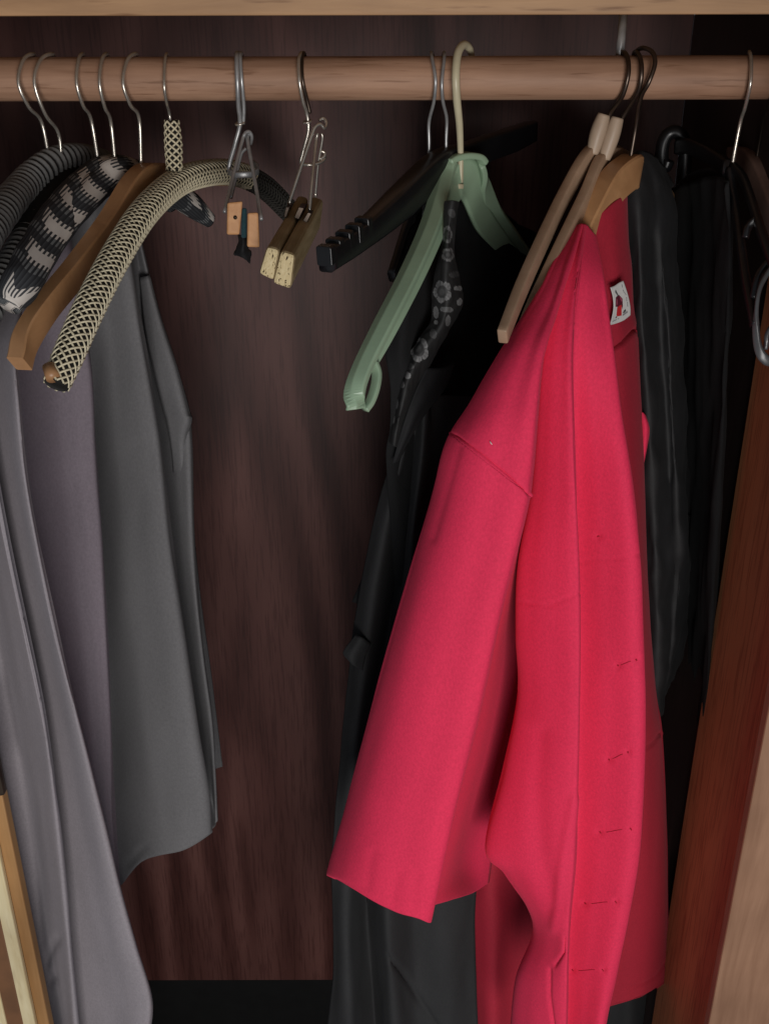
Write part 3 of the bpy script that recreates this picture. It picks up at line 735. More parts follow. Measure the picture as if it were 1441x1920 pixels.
#  sleeve side: wrap, left edge, 25, 55, 85, right edge, tuck, side mid, side right
def row_a(L, Rr, yl, yr, E1, E2, ye, tuck=12):
    dp = 0.026 * max(0.0, min(1.0, (L[1] - 520) / 250))
    (lu, lv), (ru, rv) = L, Rr
    f = lambda t: (lu + (ru - lu) * t, lv + (rv - lv) * t)
    y = lambda t: yl + (yr - yl) * t
    return [(lu + 14, lv + 6, yl + 0.02 + dp * .6), (lu, lv, yl + dp), (*f(.16), yl + dp * .45 + (yr - yl) * .42), (*f(.40), yl + dp * .12 + (yr - yl) * .72), (*f(.66), yl + (yr - yl) * .92), (*f(.88), yr - 0.003), (ru, rv, yr + 0.002), (ru - tuck, rv, yr + 0.03), (*E1, ye + dp * 2.2), (*E2, ye + 0.03 + dp * 2.4)]
rowsA = [
    row_a((1071, 428), (1092, 421), -0.058, -0.062, (1094, 426), (1097, 430), -0.056, 1),
    row_a((1036, 500), (1066, 505), -0.098, -0.108, (1072, 512), (1080, 515), -0.096, 2),
    row_a((1004, 558), (1044, 580), -0.128, -0.140, (1052, 585), (1062, 590), -0.118, 4),
    row_a((945, 650), (1018, 665), -0.160, -0.172, (1032, 670), (1045, 675), -0.135, 8),
    row_a((880, 759), (1006, 770), -0.182, -0.192, (1015, 780), (1030, 785), -0.145, 10),
    row_a((836, 835), (996, 885), -0.190, -0.202, (1006, 895), (1022, 900), -0.148, 12),
    row_a((806, 950), (983, 965), -0.190, -0.208, (992, 985), (1012, 990), -0.150),
    row_a((748, 1150), (937, 1150), -0.190, -0.214, (960, 1150), (990, 1150), -0.148),
    row_a((700, 1322), (896, 1340), -0.188, -0.216, (935, 1330), (985, 1330), -0.145),
    row_a((650, 1510), (853, 1511), -0.186, -0.218, (895, 1500), (948, 1500), -0.142),
    row_a((616, 1628), (822, 1655), -0.184, -0.220, (868, 1610), (925, 1600), -0.140),
    row_a((618, 1640), (806, 1727), -0.184, -0.220, (880, 1676), (916, 1655), -0.140),
]
# curve the cuff's lower edge
for j, dv in ((2, 2), (3, 8), (4, 10), (5, 4)):
    u, v, y = rowsA[-1][j]; rowsA[-1][j] = (u, v + dv, y)
rowsA[-1][6] = (806, 1728, -0.216); rowsA[-1][7] = (800, 1700, -0.19)
seamA = [(842, 812), (858, 818), (905, 852), (955, 893), (993, 930)]
shoulder_crease = [(1030, 545), (1016, 640), (1008, 720)]
def fnA(q, p):
    d = groove([seamA], 0.0016, 2.4)(q, p)
    d += groove([[(700, 1600), (690, 1660)], [(745, 1640), (735, 1690)], [(782, 1640), (775, 1705)]], 0.0008, 10)(q, p)
    d += groove([[(862, 840), (838, 930), (815, 1010)]], 0.0007, 7)(q, p)
    return d
GA = loft_grid(rowsA, 9, 40, 0.0016, (12, 12, 4), 3.1, fnA)
nA = len(GA[0])
pa, pb = P(*seamA[0], -0.17), P(*seamA[-1], -0.17)
seam_n = (pb - pa).cross(pa - CAM).normalized()
if seam_n.z < 0: seam_n = -seam_n
def cut(V, F, keep_up):
    bm = bmesh.new()
    vs = [bm.verts.new(v) for v in V]
    for f in F: bm.faces.new([vs[k] for k in f])
    bmesh.ops.bisect_plane(bm, geom=bm.verts[:] + bm.edges[:] + bm.faces[:], dist=1e-6, plane_co=pa, plane_no=seam_n, clear_inner=keep_up, clear_outer=not keep_up)
    bm.verts.index_update()
    out = [v.co.copy() for v in bm.verts], [tuple(v.index for v in f.verts) for f in bm.faces]
    bm.free(); return out
V, F = grid_mesh(GA, lambda i, j: j < 7 * 9)
make_ = lambda nm, VF: solid(make(nm, VF[0], VF[1], M['red'], jk), 0.0016)
make_('sleeve', cut(V, F, False)); make_('shoulder_panel', cut(V, F, True))
V, F = grid_mesh(GA, lambda i, j: j >= 7 * 9 - 1)
make_('side_fold', (V, F))
#  body: wrap, B left, 35, 75, ridge, tuck, C start, 45, 80, right edge, tuck
def row_b(bl, rg, cr_, yb, yr, yc, ye, step=1.0):
    (a, av), (r_, rv), (c_, cv) = bl, rg, cr_
    mid = lambda p, q, t: p + (q - p) * t
    yb = yb + 0.013 * step; ye = ye - 0.021 * step; yc = yc + 0.024 * step
    return [(a + 14, av, yb + 0.025 * step), (a, av, yb), (mid(a, r_, .28), mid(av, rv, .28), mid(yb, yr, .50)), (mid(a, r_, .66), mid(av, rv, .66), mid(yb, yr, .86)), (mid(a, r_, .9), mid(av, rv, .9), yr - .001), (r_, rv, yr + .001),
            (r_ - 9 * step, rv, yr + 0.024 * step), (r_ + 1 - 6 * step, mid(rv, cv, .03), yc + 0.006 * step), (mid(r_, c_, .42), mid(rv, cv, .42), mid(yc, ye, .40)), (mid(r_, c_, .82), mid(rv, cv, .82), ye - .001), (c_, cv, ye + .002), (c_ - 5, cv, ye + 0.014)]
rowsB = [
    row_b((1080, 424), (1096, 422), (1112, 443), -0.060, -0.064, -0.062, -0.056, 0.1),
    row_b((1056, 505), (1086, 500), (1129, 520), -0.104, -0.106, -0.100, -0.088, 0.12),
    row_b((1036, 580), (1076, 580), (1138, 583), -0.124, -0.130, -0.118, -0.100, 0.15),
    row_b((1020, 670), (1071, 670), (1149, 668), -0.138, -0.148, -0.130, -0.110, 0.3),
    row_b((1010, 780), (1073, 790), (1163, 780), -0.146, -0.160, -0.138, -0.115, 0.6),
    row_b((998, 915), (1077, 920), (1182, 900), -0.150, -0.168, -0.143, -0.118, 0.9),
    row_b((972, 1060), (1082, 1060), (1198, 1060), -0.150, -0.172, -0.146, -0.120, 1),
    row_b((968, 1190), (1085, 1190), (1203, 1190), -0.148, -0.174, -0.148, -0.122, 1),
    row_b((972, 1300), (1084, 1330), (1207, 1320), -0.148, -0.176, -0.150, -0.124, 1),
    row_b((946, 1440), (1081, 1480), (1205, 1450), -0.148, -0.178, -0.152, -0.126, 1),
    row_b((912, 1590), (1077, 1610), (1195, 1600), -0.148, -0.180, -0.154, -0.128, 1),
    row_b((950, 1640), (1068, 1710), (1175, 1720), -0.150, -0.182, -0.156, -0.130, 1),
    row_b((1000, 1735), (1063, 1790), (1152, 1835), -0.152, -0.184, -0.158, -0.132, 1),
    row_b((968, 1835), (1062, 1880), (1137, 1900), -0.152, -0.185, -0.160, -0.134, 1),
    row_b((956, 1960), (1060, 1975), (1122, 1985), -0.152, -0.186, -0.162, -0.136, 1),
]
holes = [((1158, 1247), (1192, 1236)), ((1141, 1424), (1178, 1409)), ((1124, 1560), (1183, 1553)), ((1096, 1693), (1156, 1690)), ((1072, 1818), (1132, 1818))]
dimples = [h for hh in holes for h in hh] + [(1122, 1005)]
def fnB(q, p):
    d = groove([[(975, 1128), (1030, 1135), (1082, 1112)], [(1085, 1050), (1140, 1048), (1195, 1040)]], 0.0008, 2.2)(q, p)
    d += groove([[(1060, 1760), (1058, 1785), (1040, 1810)], [(1030, 1818), (1030, 1870), (1038, 1930)]], 0.0022, 3.0)(q, p)
    d += groove([[(1010, 1380), (1004, 1480), (1012, 1600), (1036, 1700)]], 0.0022, 20)(q, p)
    d += groove([[(1075, 1500), (1050, 1640), (1036, 1740)]], -0.0016, 9)(q, p)
    for (a, b_) in dimples:
        x = math.hypot(q[0] - a, q[1] - b_)
        if x < 24: d -= 0.0019 * math.exp(-(x / 6.0) ** 2)
    return d
GB = loft_grid(rowsB, 10, 30, 0.0014, (14, 14, 4), 8.2, fnB)
VB, FB = grid_mesh(GB); o = solid(make('front_panel', VB, FB, M['red'], jk), 0.0016)
bvhB = BVHTree.FromPolygons(VB, FB)
def hit(bvh, u, v):
    d = (P(u, v, 0.3) - CAM).normalized()
    loc, n, i, dist = bvh.ray_cast(CAM, d)
    if loc is None: return P(u, v, -0.15), -d
    if n.dot(d) > 0: n = -n
    return loc, n
for a, b_ in holes:
    parts = []
    for t0, t1, up_px in ((0.0, 0.06, 4), (0.22, 0.72, 0), (0.94, 1.0, 5)):
        pts = []
        for k in range(5):
            t = t0 + (t1 - t0) * k / 4
            loc, n = hit(bvhB, a[0] + (b_[0] - a[0]) * t, a[1] + (b_[1] - a[1]) * t + (up_px * (k / 4 - .5)) + 0.8 * math.sin(t * 7)); pts.append(loc + n * 0.0008)
        parts.append(sweep(pts, circ(0.00036 if up_px == 0 else 0.00065, 6)))
    V, F = merge(parts); make('buttonhole', V, F, M['stitch'], jk)
loc, n = hit(bvhB, 1122, 1005)
V, F = sweep([loc - n * 0.0002, loc + n * 0.001], circ(0.0012, 10)); make('hole', V, F, M['stitch'], jk)
loc, n = hit(BVHTree.FromPolygons(*grid_mesh(GA)), 921, 831)
V, F = sweep([loc + n * 0.0009 + Vector((-.0008, 0, .0012)), loc + n * 0.0015, loc + n * 0.0009 + Vector((.0008, 0, -.0010))], circ(0.0003, 6)); make('lint', V, F, M['label'], jk)
#  inside of the far front and back, seen past the placket
rowsD = [
    [(1100, 420, -0.050), (1130, 395, -0.038), (1150, 378, -0.026), (1167, 366, -0.010), (1172, 366, 0.004)],
    [(1095, 470, -0.052), (1130, 465, -0.042), (1155, 460, -0.032), (1172, 450, -0.012), (1176, 450, 0.004)],
    [(1098, 515, -0.054), (1132, 512, -0.045), (1158, 508, -0.036), (1178, 500, -0.014), (1182, 500, 0.004)],
    [(1100, 580, -0.056), (1135, 580, -0.048), (1160, 580, -0.038), (1183, 580, -0.015), (1186, 580, 0.004)],
    [(1100, 655, -0.058), (1142, 648, -0.050), (1168, 632, -0.040), (1189, 618, -0.016), (1192, 618, 0.004)],
    [(1105, 720, -0.060), (1150, 720, -0.054), (1175, 715, -0.044), (1195, 705, -0.018), (1196, 705, 0.004)],
    [(1110, 860, -0.066), (1160, 860, -0.060), (1184, 858, -0.050), (1203, 855, -0.022), (1202, 855, 0.004)],
    [(1120, 1100, -0.076), (1175, 1100, -0.068), (1198, 1100, -0.058), (1212, 1100, -0.026), (1210, 1100, 0.004)],
    [(1120, 1300, -0.082), (1185, 1300, -0.074), (1208, 1300, -0.062), (1226, 1295, -0.028), (1222, 1295, 0.004)],
    [(1120, 1420, -0.086), (1185, 1415, -0.076), (1215, 1402, -0.062), (1238, 1385, -0.028), (1232, 1385, 0.004)],
    [(1120, 1600, -0.090), (1180, 1600, -0.080), (1218, 1598, -0.066), (1247, 1590, -0.030), (1240, 1590, 0.004)],
    [(1105, 1850, -0.094), (1160, 1850, -0.084), (1210, 1838, -0.068), (1248, 1815, -0.030), (1240, 1815, 0.004)],
    [(1100, 1895, -0.094), (1150, 1884, -0.084), (1208, 1864, -0.068), (1246, 1838, -0.030), (1238, 1830, 0.004)],
]
def fnD(q, p):
    d = groove([[(1140, 662), (1168, 642), (1190, 618)]], 0.0042, 3.4)(q, p)
    d += groove([[(1200, 1404), (1222, 1393), (1236, 1376)]], 0.0020, 2.2)(q, p)
    d += groove([[(1140, 1862), (1205, 1845), (1232, 1828), (1246, 1806)]], 0.0014, 2.0)(q, p)
    return d
GD = loft_grid(rowsD, 16, 30, 0.0010, (14, 14, 6), 1.7, fnD)
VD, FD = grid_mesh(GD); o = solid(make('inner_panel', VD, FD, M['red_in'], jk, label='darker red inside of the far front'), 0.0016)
rowsT = [[(1192, 768, -0.012), (1204, 774, -0.016), (1210, 782, -0.012)], [(1193, 790, -0.012), (1209, 795, -0.02), (1216, 806, -0.012)], [(1195, 825, -0.012), (1208, 830, -0.018), (1211, 838, -0.012)], [(1197, 868, -0.012), (1203, 868, -0.014), (1205, 868, -0.012)]]
V, F = grid_mesh(loft_grid(rowsT, 6, 6)); solid(make('cuff_edge', V, F, M['red'], jk), 0.0016)
#  back of the jacket below the sleeve
rowsF = [[(935, 1250, -0.026), (960, 1250, -0.030), (1010, 1250, -0.026), (1060, 1250, -0.020)],
         [(905, 1450, -0.028), (940, 1450, -0.036), (1000, 1450, -0.030), (1060, 1450, -0.022)],
         [(888, 1640, -0.032), (920, 1640, -0.044), (965, 1640, -0.034), (1060, 1640, -0.024)],
         [(886, 1720, -0.034), (925, 1720, -0.048), (972, 1720, -0.034), (1060, 1720, -0.024)],
         [(890, 1830, -0.035), (925, 1830, -0.050), (965, 1830, -0.034), (1060, 1830, -0.024)],
         [(895, 1970, -0.035), (925, 1970, -0.050), (970, 1970, -0.034), (1060, 1970, -0.024)]]
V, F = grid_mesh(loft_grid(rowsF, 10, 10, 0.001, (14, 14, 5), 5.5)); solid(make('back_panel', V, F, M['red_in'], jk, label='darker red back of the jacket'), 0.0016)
#  label
bvhD = BVHTree.FromPolygons(VD, FD)
labq = [[(1143.5, 539), (1152, 535.5), (1160, 530), (1167.5, 526.5)], [(1148, 556), (1156, 553), (1165, 548), (1173.5, 544)], [(1149.5, 575), (1160, 571), (1170, 566), (1178, 560)], [(1147, 592), (1158, 588), (1170, 583), (1181, 577)], [(1142.5, 609.5), (1155, 606), (1169, 600), (1181, 590.5)]]
def onlab(u, v, dy=0.0): return P(u, v, -0.0555 + (u - 1143) * 0.00045 - dy)
g = [[onlab(u, v) for u, v in r] for r in labq]
gg = [spline(r, 8) for r in g]; cols = [spline([gg[i][j] for i in range(5)], 6) for j in range(len(gg[0]))]
G = [[cols[j][i] for j in range(len(cols))] for i in range(len(cols[0]))]
V, F = grid_mesh(G); lab = solid(make('neck_label', V, F, M['label'], jk), 0.0005)
def decal(pts, mat, dy, name='print_mark'):
    V = [onlab(u, v, dy) for u, v in pts] + [onlab(u, v, dy - 0.0002) for u, v in pts]; n = len(pts)
    F = [tuple(range(n)), tuple(range(n, 2 * n))[::-1]] + [(k, (k + 1) % n, n + (k + 1) % n, n + k) for k in range(n)]
    make(name, V, F, mat, lab, smooth=False)
zz = lambda x, y: (1120 + x / 12.0, 500 + y / 12.0)
decal([zz(*q) for q in [(405, 700), (455, 640), (480, 640), (555, 720), (562, 880), (548, 960), (530, 850), (440, 900), (400, 905)]], M['lab_dark'], 0.0009)
decal([zz(*q) for q in [(478, 650), (545, 715), (548, 790), (515, 770)]], M['lab_pink'], 0.0012)
decal([zz(*q) for q in [(415, 710), (440, 740), (445, 840), (415, 880)]], M['lab_pink'], 0.0012)
decal([zz(*q) for q in [(440, 910), (500, 870), (535, 860), (535, 1100), (450, 1118), (420, 1105)]], M['lab_red'], 0.0011)
decal([zz(*q) for q in [(388, 575), (400, 515), (425, 560), (468, 650), (450, 665)]], M['lab_grey'], 0.0009)
decal([zz(*q) for q in [(395, 1150), (420, 1120), (440, 1125), (405, 1165)]], M['lab_dark'], 0.0009)
decal([zz(*q) for q in [(560, 1040), (590, 990), (625, 955), (635, 1000), (590, 1040)]], M['lab_grey'], 0.0009)
for k in range(8):
    x0 = 330 + k * 19; y0 = 1240 - k * 9
    if k == 5: continue
    decal([zz(x0, y0), zz(x0 + 12, y0 - 22 - 5 * (k % 3)), zz(x0 + 15, y0 - 8), zz(x0 + 9, y0 + 4)], M['lab_lt'], 0.0009)
for k in range(7):
    x0 = 560 + k * 16; y0 = 1110 - k * 11
    decal([zz(x0, y0), zz(x0 + 4, y0 - 42 - 6 * (k % 2)), zz(x0 + 13, y0 - 48), zz(x0 + 12, y0 - 6)], M['lab_lt'], 0.0009)
for x0, y0, x1, y1 in ((535, 400, 560, 470), (560, 520, 600, 590), (600, 590, 645, 640), (640, 690, 660, 780), (660, 800, 680, 900)):
    decal([zz(x0, y0), zz(x0 + 14, y0), zz(x1, y1), zz(x1 - 14, y1)], M['lab_lt'], 0.0009)

# ------------------------------------------------------------------ grey garments on the left
# rear: grey blouse
gr = thing('grey_blouse', P(217, 330, 0.0), 'plain dark grey blouse hanging behind the wooden and braided hangers, uneven hem', 'blouse')
def row_g(v0, left, c1, c2, rt, y0):
    """left edge, first crease, second crease, right edge (u, v each)"""
    (lu, lv), (au, av), (bu, bv), (ru, rv) = left, c1, c2, rt
    m = lambda p, q, t: (p[0] + (q[0] - p[0]) * t, p[1] + (q[1] - p[1]) * t)
    k = y0
    z = max(0.0, min(1.0, (960 - rv * 0.6 - v0) / 700)) * 0.085
    L = [(lu, lv, -0.150), (*m(left, c1, .5), -0.125), (*m(left, c1, .85), -0.120), (au, av, -0.112), (au - 7 * k, av, -0.112 + .045 * k), (au + 2 - 6 * k, av, -0.112 + .085 * k), (*m(c1, c2, .4), -0.050 - .012 * (1 - k)), (*m(c1, c2, .8), -0.062), (bu, bv, -0.056),
            (bu - 7 * k, bv, -0.056 + .04 * k), (bu + 2 - 6 * k, bv, -0.056 + .070 * k), (*m(c2, rt, .5), 0.000), (*m(c2, rt, .9), -0.006), (ru, rv, 0.006)]
    return [(u, v, y + z) for u, v, y in L]
rowsG = [
    row_g(0, (20, 560), (128, 430), (215, 345), (250, 356), 0.3),
    row_g(0, (25, 640), (146, 545), (238, 455), (264, 446), 0.5),
    row_g(0, (35, 760), (170, 690), (262, 600), (296, 577), 0.8),
    row_g(0, (50, 890), (178, 830), (292, 780), (340, 745), 1),
    row_g(0, (60, 960), (183, 910), (302, 850), (356, 800), 1),
    row_g(0, (80, 1100), (194, 1070), (324, 1040), (364, 1030), 1),
    row_g(0, (110, 1250), (202, 1230), (348, 1210), (380, 1210), 1),
    row_g(0, (130, 1400), (209, 1390), (370, 1370), (398, 1350), 1),
    row_g(0, (150, 1560), (214, 1540), (390, 1480), (404, 1460), .8),
    row_g(0, (170, 1690), (224, 1664), (396, 1562), (407, 1535), .6),
]
# scalloped hem
for j, uv in ((5, (231, 1655)), (6, (272, 1612)), (7, (344, 1594)), (8, (394, 1564)), (9, (390, 1560)), (10, (400, 1552)), (11, (403, 1546)), (12, (406, 1540))):
    rowsG[-1][j] = (*uv, rowsG[-1][j][2])
for i_, zz_ in ((0, .0), (1, .0)):
    rowsG[i_] = [(u, v, y + zz_) for u, v, y in rowsG[i_]]
def fnG(q, p): return groove([[(330, 790), (345, 815)], [(270, 1590), (240, 1620)]], 0.0015, 7)(q, p)
GG = loft_grid(rowsG, 10, 16, 0.0016, (18, 18, 4), 2.2, fnG)
V, F = grid_mesh(GG, lambda i, j: j >= 38); solid(make('blouse_body', V, F, M['grey'], gr), 0.0014)
REAR = grid_mesh(GG, lambda i, j: j < 40)
rowsG2 = [[(262, 520, 0.07), (275, 518, 0.066), (281, 515, 0.07)], [(272, 620, 0.06), (298, 612, 0.052), (305, 605, 0.06)], [(290, 700, 0.05), (322, 692, 0.042), (331, 686, 0.05)], [(305, 765, 0.05), (342, 768, 0.038), (355, 770, 0.05)], [(312, 790, 0.05), (348, 789, 0.038), (359, 788, 0.05)], [(322, 850, 0.055), (340, 840, 0.048), (351, 832, 0.055)], [(330, 960, 0.06), (350, 955, 0.050), (360, 950, 0.06)], [(345, 1120, 0.06), (365, 1120, 0.050), (375, 1115, 0.06)], [(370, 1300, 0.06), (388, 1300, 0.052), (399, 1295, 0.06)], [(385, 1443, 0.06), (402, 1441, 0.052), (417, 1437, 0.06)]]
V, F = grid_mesh(loft_grid(rowsG2, 6, 12, 0.001, (18, 18, 4))); solid(make('rear_edge', V, F, M['grey'], gr), 0.0014)
# front: mauve grey skirt-like garment
mv = thing('mauve_garment', P(60, 600, -0.14), 'light mauve grey garment falling in long folds at the left edge', 'garment')
def row_m(v, edge, ridge, lf, w=20):
    m = lambda t: ridge + (edge - ridge) * t
    return [(lf - 40, v, -0.15), (lf, v, -0.142), (lf + (ridge - lf) * .55, v, -0.168), (ridge - 7, v, -0.183), (ridge - 1, v, -0.182), (ridge, v, -0.174), (ridge - 3, v, -0.150), (m(.5), v, -0.166), (m(.85), v, -0.182), (edge, v, -0.180), (edge - 5, v, -0.150)]
rowsM = [[(u, v, y + 0.055) for u, v, y in row_m(545, 46, -20, -60)], [(u, v, y + 0.02) for u, v, y in row_m(650, 30, -30, -66)], row_m(760, 36, -24, -60), row_m(900, 50, -6, -48), row_m(1050, 77, 22, -26), row_m(1200, 109, 54, 0), row_m(1350, 147, 85, 28), row_m(1500, 184, 106, 54),
         row_m(1650, 220, 122, 74), row_m(1770, 253, 133, 84), row_m(1880, 284, 143, 100), row_m(1980, 270, 152, 114)]
def fnM(q, p): return groove([[(110, 1760), (90, 1800)], [(105, 1830), (80, 1850)]], 0.002, 7)(q, p)
V, F = grid_mesh(loft_grid(rowsM, 10, 14, 0.0018, (16, 16, 4), 6.6, fnM)); solid(make('folds', V, F, M['mauve'], mv), 0.0014)
solid(make('rear_folds', *REAR, M['mauve_d'], mv), 0.0014)

# ------------------------------------------------------------------ black garments in the middle
dr = thing('black_dress', P(805, 330, 0.02), 'black sleeveless dress with a grey floral printed edge behind the green hanger', 'dress')
rowsK = [
    [(778, 398, -0.02), (800, 392, -0.01), (830, 386, 0.01), (870, 380, 0.035), (920, 398, 0.07), (990, 430, 0.11), (1070, 470, 0.15)],
    [(748, 450, -0.05), (780, 440, -0.045), (820, 435, -0.01), (870, 440, 0.03), (930, 455, 0.075), (1000, 480, 0.115), (1080, 510, 0.15)],
    [(735, 560, -0.07), (770, 560, -0.075), (815, 555, -0.03), (860, 560, 0.02), (930, 570, 0.07), (1010, 580, 0.115), (1090, 590, 0.15)],
    [(724, 650, -0.08), (760, 650, -0.085), (800, 650, -0.04), (860, 660, 0.01), (930, 670, 0.06), (1010, 680, 0.11), (1090, 690, 0.15)],
    [(732, 720, -0.085), (762, 720, -0.085), (800, 730, -0.05), (860, 740, 0.0), (930, 750, 0.055), (1010, 760, 0.11), (1090, 770, 0.15)],
    [(729, 800, -0.085), (755, 810, -0.08), (800, 820, -0.05), (860, 830, -0.01), (930, 840, 0.045), (1010, 850, 0.105), (1090, 860, 0.15)],
    [(724, 870, -0.08), (750, 890, -0.075), (800, 900, -0.05), (860, 920, -0.01), (930, 930, 0.04), (1010, 940, 0.10), (1090, 950, 0.15)],
    [(740, 1100, -0.06), (770, 1100, -0.06), (810, 1100, -0.04), (870, 1100, 0.0), (930, 1100, 0.04), (1010, 1100, 0.10), (1090, 1100, 0.15)],
]
V, F = grid_mesh(loft_grid(rowsK, 8, 10, 0.0045, (40, 40, 12), 9.1)); solid(make('dress_body', V, F, M['coat'], dr), 0.0014)
#   floral edge: strip with a printed pattern
flowers = [(838, 440, 9, 19, .16), (839, 478, 12, 15, .2), (829, 547, 18, 24, .2), (857, 541, 9, 6, .26), (860, 566, 6, 8, .26), (818, 586, 7, 13, .2), (837, 580, 13, 7, .16), (838, 601, 6, 13, .18), (818, 605, 5, 5, .26), (813, 478, 4, 8, .12),
           (850, 515, 12, 7, .06), (812, 626, 8, 10, .09), (785, 655, 20, 27, .24), (767, 688, 10, 8, .1), (764, 704, 7, 7, .28), (754, 720, 6, 10, .2), (744, 757, 4, 13, .2), (739, 785, 3, 10, .2), (846, 400, 7, 10, .08)]
rowsS = [[(836, 378, -0.055), (848, 376, -0.060), (860, 378, -0.052)], [(832, 420, -0.058), (842, 418, -0.064), (852, 420, -0.056)], [(826, 470, -0.062), (838, 468, -0.070), (850, 470, -0.060)],
         [(812, 530, -0.066), (836, 525, -0.078), (864, 530, -0.062)], [(810, 570, -0.068), (838, 570, -0.080), (867, 572, -0.064)], [(808, 605, -0.070), (828, 608, -0.080), (846, 612, -0.068)],
         [(786, 636, -0.074), (802, 645, -0.084), (820, 652, -0.072)], [(764, 668, -0.078), (782, 676, -0.090), (806, 680, -0.076)], [(756, 705, -0.084), (765, 715, -0.094), (790, 720, -0.080)],
         [(746, 745, -0.086), (755, 752, -0.096), (772, 752, -0.084)], [(738, 785, -0.088), (746, 792, -0.096), (758, 796, -0.086)], [(730, 830, -0.088), (738, 836, -0.094), (746, 840, -0.088)]]
GS = loft_grid(rowsS, 26, 24, 0.0016, (60, 60, 40), 4.4)
V, F = grid_mesh(GS)
o = make('floral_edge', V, F, M['floral'], dr, label='black edge printed with grey flowers')
ca = o.data.color_attributes.new('print', 'FLOAT_COLOR', 'POINT')
for i, p in enumerate(V):
    u, v = PIX(p); c = 0.012
    for fi, (fu, fv, fx, fy, fc) in enumerate(flowers):
        dx, dy = (u - fu) / fx, (v - fv) / fy; r_ = math.hypot(dx, dy); a = math.atan2(dy, dx) + fi
        big = fx * fy > 120
        R_ = (0.80 + 0.20 * abs(math.cos(2.5 * a))) if big else 0.9 + 0.1 * math.cos(2 * a)
        if r_ < R_:
            if r_ > R_ * 0.90: c = 0.008
            elif big and r_ < 0.26: c = fc * 0.30
            elif big and r_ < 0.50: c = fc * 0.17
            else: c = fc * (0.62 + 0.12 * math.cos(16 * a)) * (1.25 if r_ > R_ * 0.74 else 1.0)
            if big and r_ > 0.5 and abs(math.cos(2.5 * a)) < 0.10: c = fc * 0.12
            break
    ca.data[i].color = (c, c, c, 1)
solid(o, 0.0012)
#   dark lapel below the floral edge
rowsL = [[(800, 690, -0.080), (830, 690, -0.07), (850, 680, -0.05)], [(778, 735, -0.086), (805, 735, -0.08), (835, 725, -0.06)], [(757, 790, -0.09), (778, 785, -0.088), (800, 770, -0.07)], [(743, 840, -0.09), (755, 835, -0.090), (768, 820, -0.08)], [(735, 870, -0.088), (742, 865, -0.088), (750, 855, -0.082)]]
V, F = grid_mesh(loft_grid(rowsL, 8, 8, 0.001, (40, 40, 20))); solid(make('lapel', V, F, M['black'], dr), 0.0014)
#   its hanger
t11 = thing('thin_hanger', P(803, 310, 0.0), 'thin black plastic hanger holding the black floral edged dress', 'hanger', HOOKS)
path = spline(px([(735, 520, -0.075), (760, 440, -0.045), (785, 370, -0.018), (803, 322, 0.0), (840, 335, 0.03), (900, 380, 0.08), (960, 425, 0.12)]), 8)
V, F = sweep(path, rrect(0.003, 0.005, 0.001, 2), (0, 0, 1)); make('hanger_body', V, F, M['blk_plastic'], t11)
V, F = sweep(px([(796, 372, -0.022), (792, 424, -0.030)]), rrect(0.0012, 0.0016, 0.0006, 2), (0, -1, 0.2)); make('metal_bar', V, F, M['zinc'], t11)
wire('hook', [P(814, 150, 0.021), P(812, 110, 0.017), over(808), P(810, 112, -0.013), P(816, 150, -0.021), P(813, 190, -0.015), P(804, 228, -0.003), P(804, 270, 0.0), P(803, 318, 0.0)], 0.0012, M['zinc'], t11, world=True)

#   long black coat below
ct = thing('long_black_coat', P(780, 740, -0.05), 'long black garment with frayed cuff and dark grey folds under the red sleeve', 'coat')
rowsC = [
    [(788, 738, -0.058), (790, 738, -0.064), (795, 738, -0.07), (800, 738, -0.066), (808, 740, -0.04), (850, 742, -0.03), (900, 745, -0.02)],
    [(738, 860, -0.060), (752, 860, -0.075), (768, 860, -0.06), (790, 860, -0.078), (806, 860, -0.05), (850, 860, -0.04), (920, 860, -0.03)],
    [(700, 1000, -0.055), (722, 1000, -0.07), (748, 1000, -0.045), (772, 1000, -0.076), (800, 1000, -0.05), (850, 1000, -0.04), (930, 1000, -0.03)],
    [(672, 1130, -0.055), (700, 1130, -0.072), (735, 1130, -0.04), (765, 1130, -0.074), (800, 1130, -0.05), (850, 1130, -0.04), (930, 1130, -0.03)],
    [(655, 1250, -0.055), (685, 1250, -0.068), (720, 1250, -0.04), (755, 1250, -0.07), (800, 1250, -0.05), (860, 1250, -0.05), (930, 1250, -0.04)],
    [(638, 1420, -0.055), (665, 1420, -0.066), (700, 1420, -0.04), (740, 1420, -0.070), (790, 1420, -0.05), (850, 1420, -0.06), (920, 1420, -0.05)],
    [(624, 1600, -0.055), (655, 1600, -0.066), (690, 1600, -0.040), (725, 1600, -0.086), (775, 1600, -0.060), (840, 1600, -0.068), (900, 1600, -0.055)],
    [(626, 1720, -0.055), (652, 1720, -0.068), (690, 1720, -0.036), (722, 1720, -0.092), (772, 1720, -0.066), (835, 1720, -0.07), (892, 1720, -0.055)],
    [(622, 1830, -0.055), (655, 1830, -0.072), (698, 1830, -0.032), (728, 1830, -0.094), (776, 1830, -0.068), (838, 1830, -0.07), (892, 1830, -0.055)],
    [(612, 1970, -0.055), (660, 1970, -0.076), (708, 1970, -0.03), (740, 1970, -0.094), (786, 1970, -0.07), (845, 1970, -0.07), (897, 1970, -0.055)],
]
def fnC(q, p): return groove([[(728, 1796), (752, 1824), (780, 1865), (822, 1930)]], 0.0042, 4.0)(q, p)
V, F = grid_mesh(loft_grid(rowsC, 12, 16, 0.0028, (20, 20, 6), 7.7, fnC)); solid(make('coat_body', V, F, M['char'], ct), 0.0016)
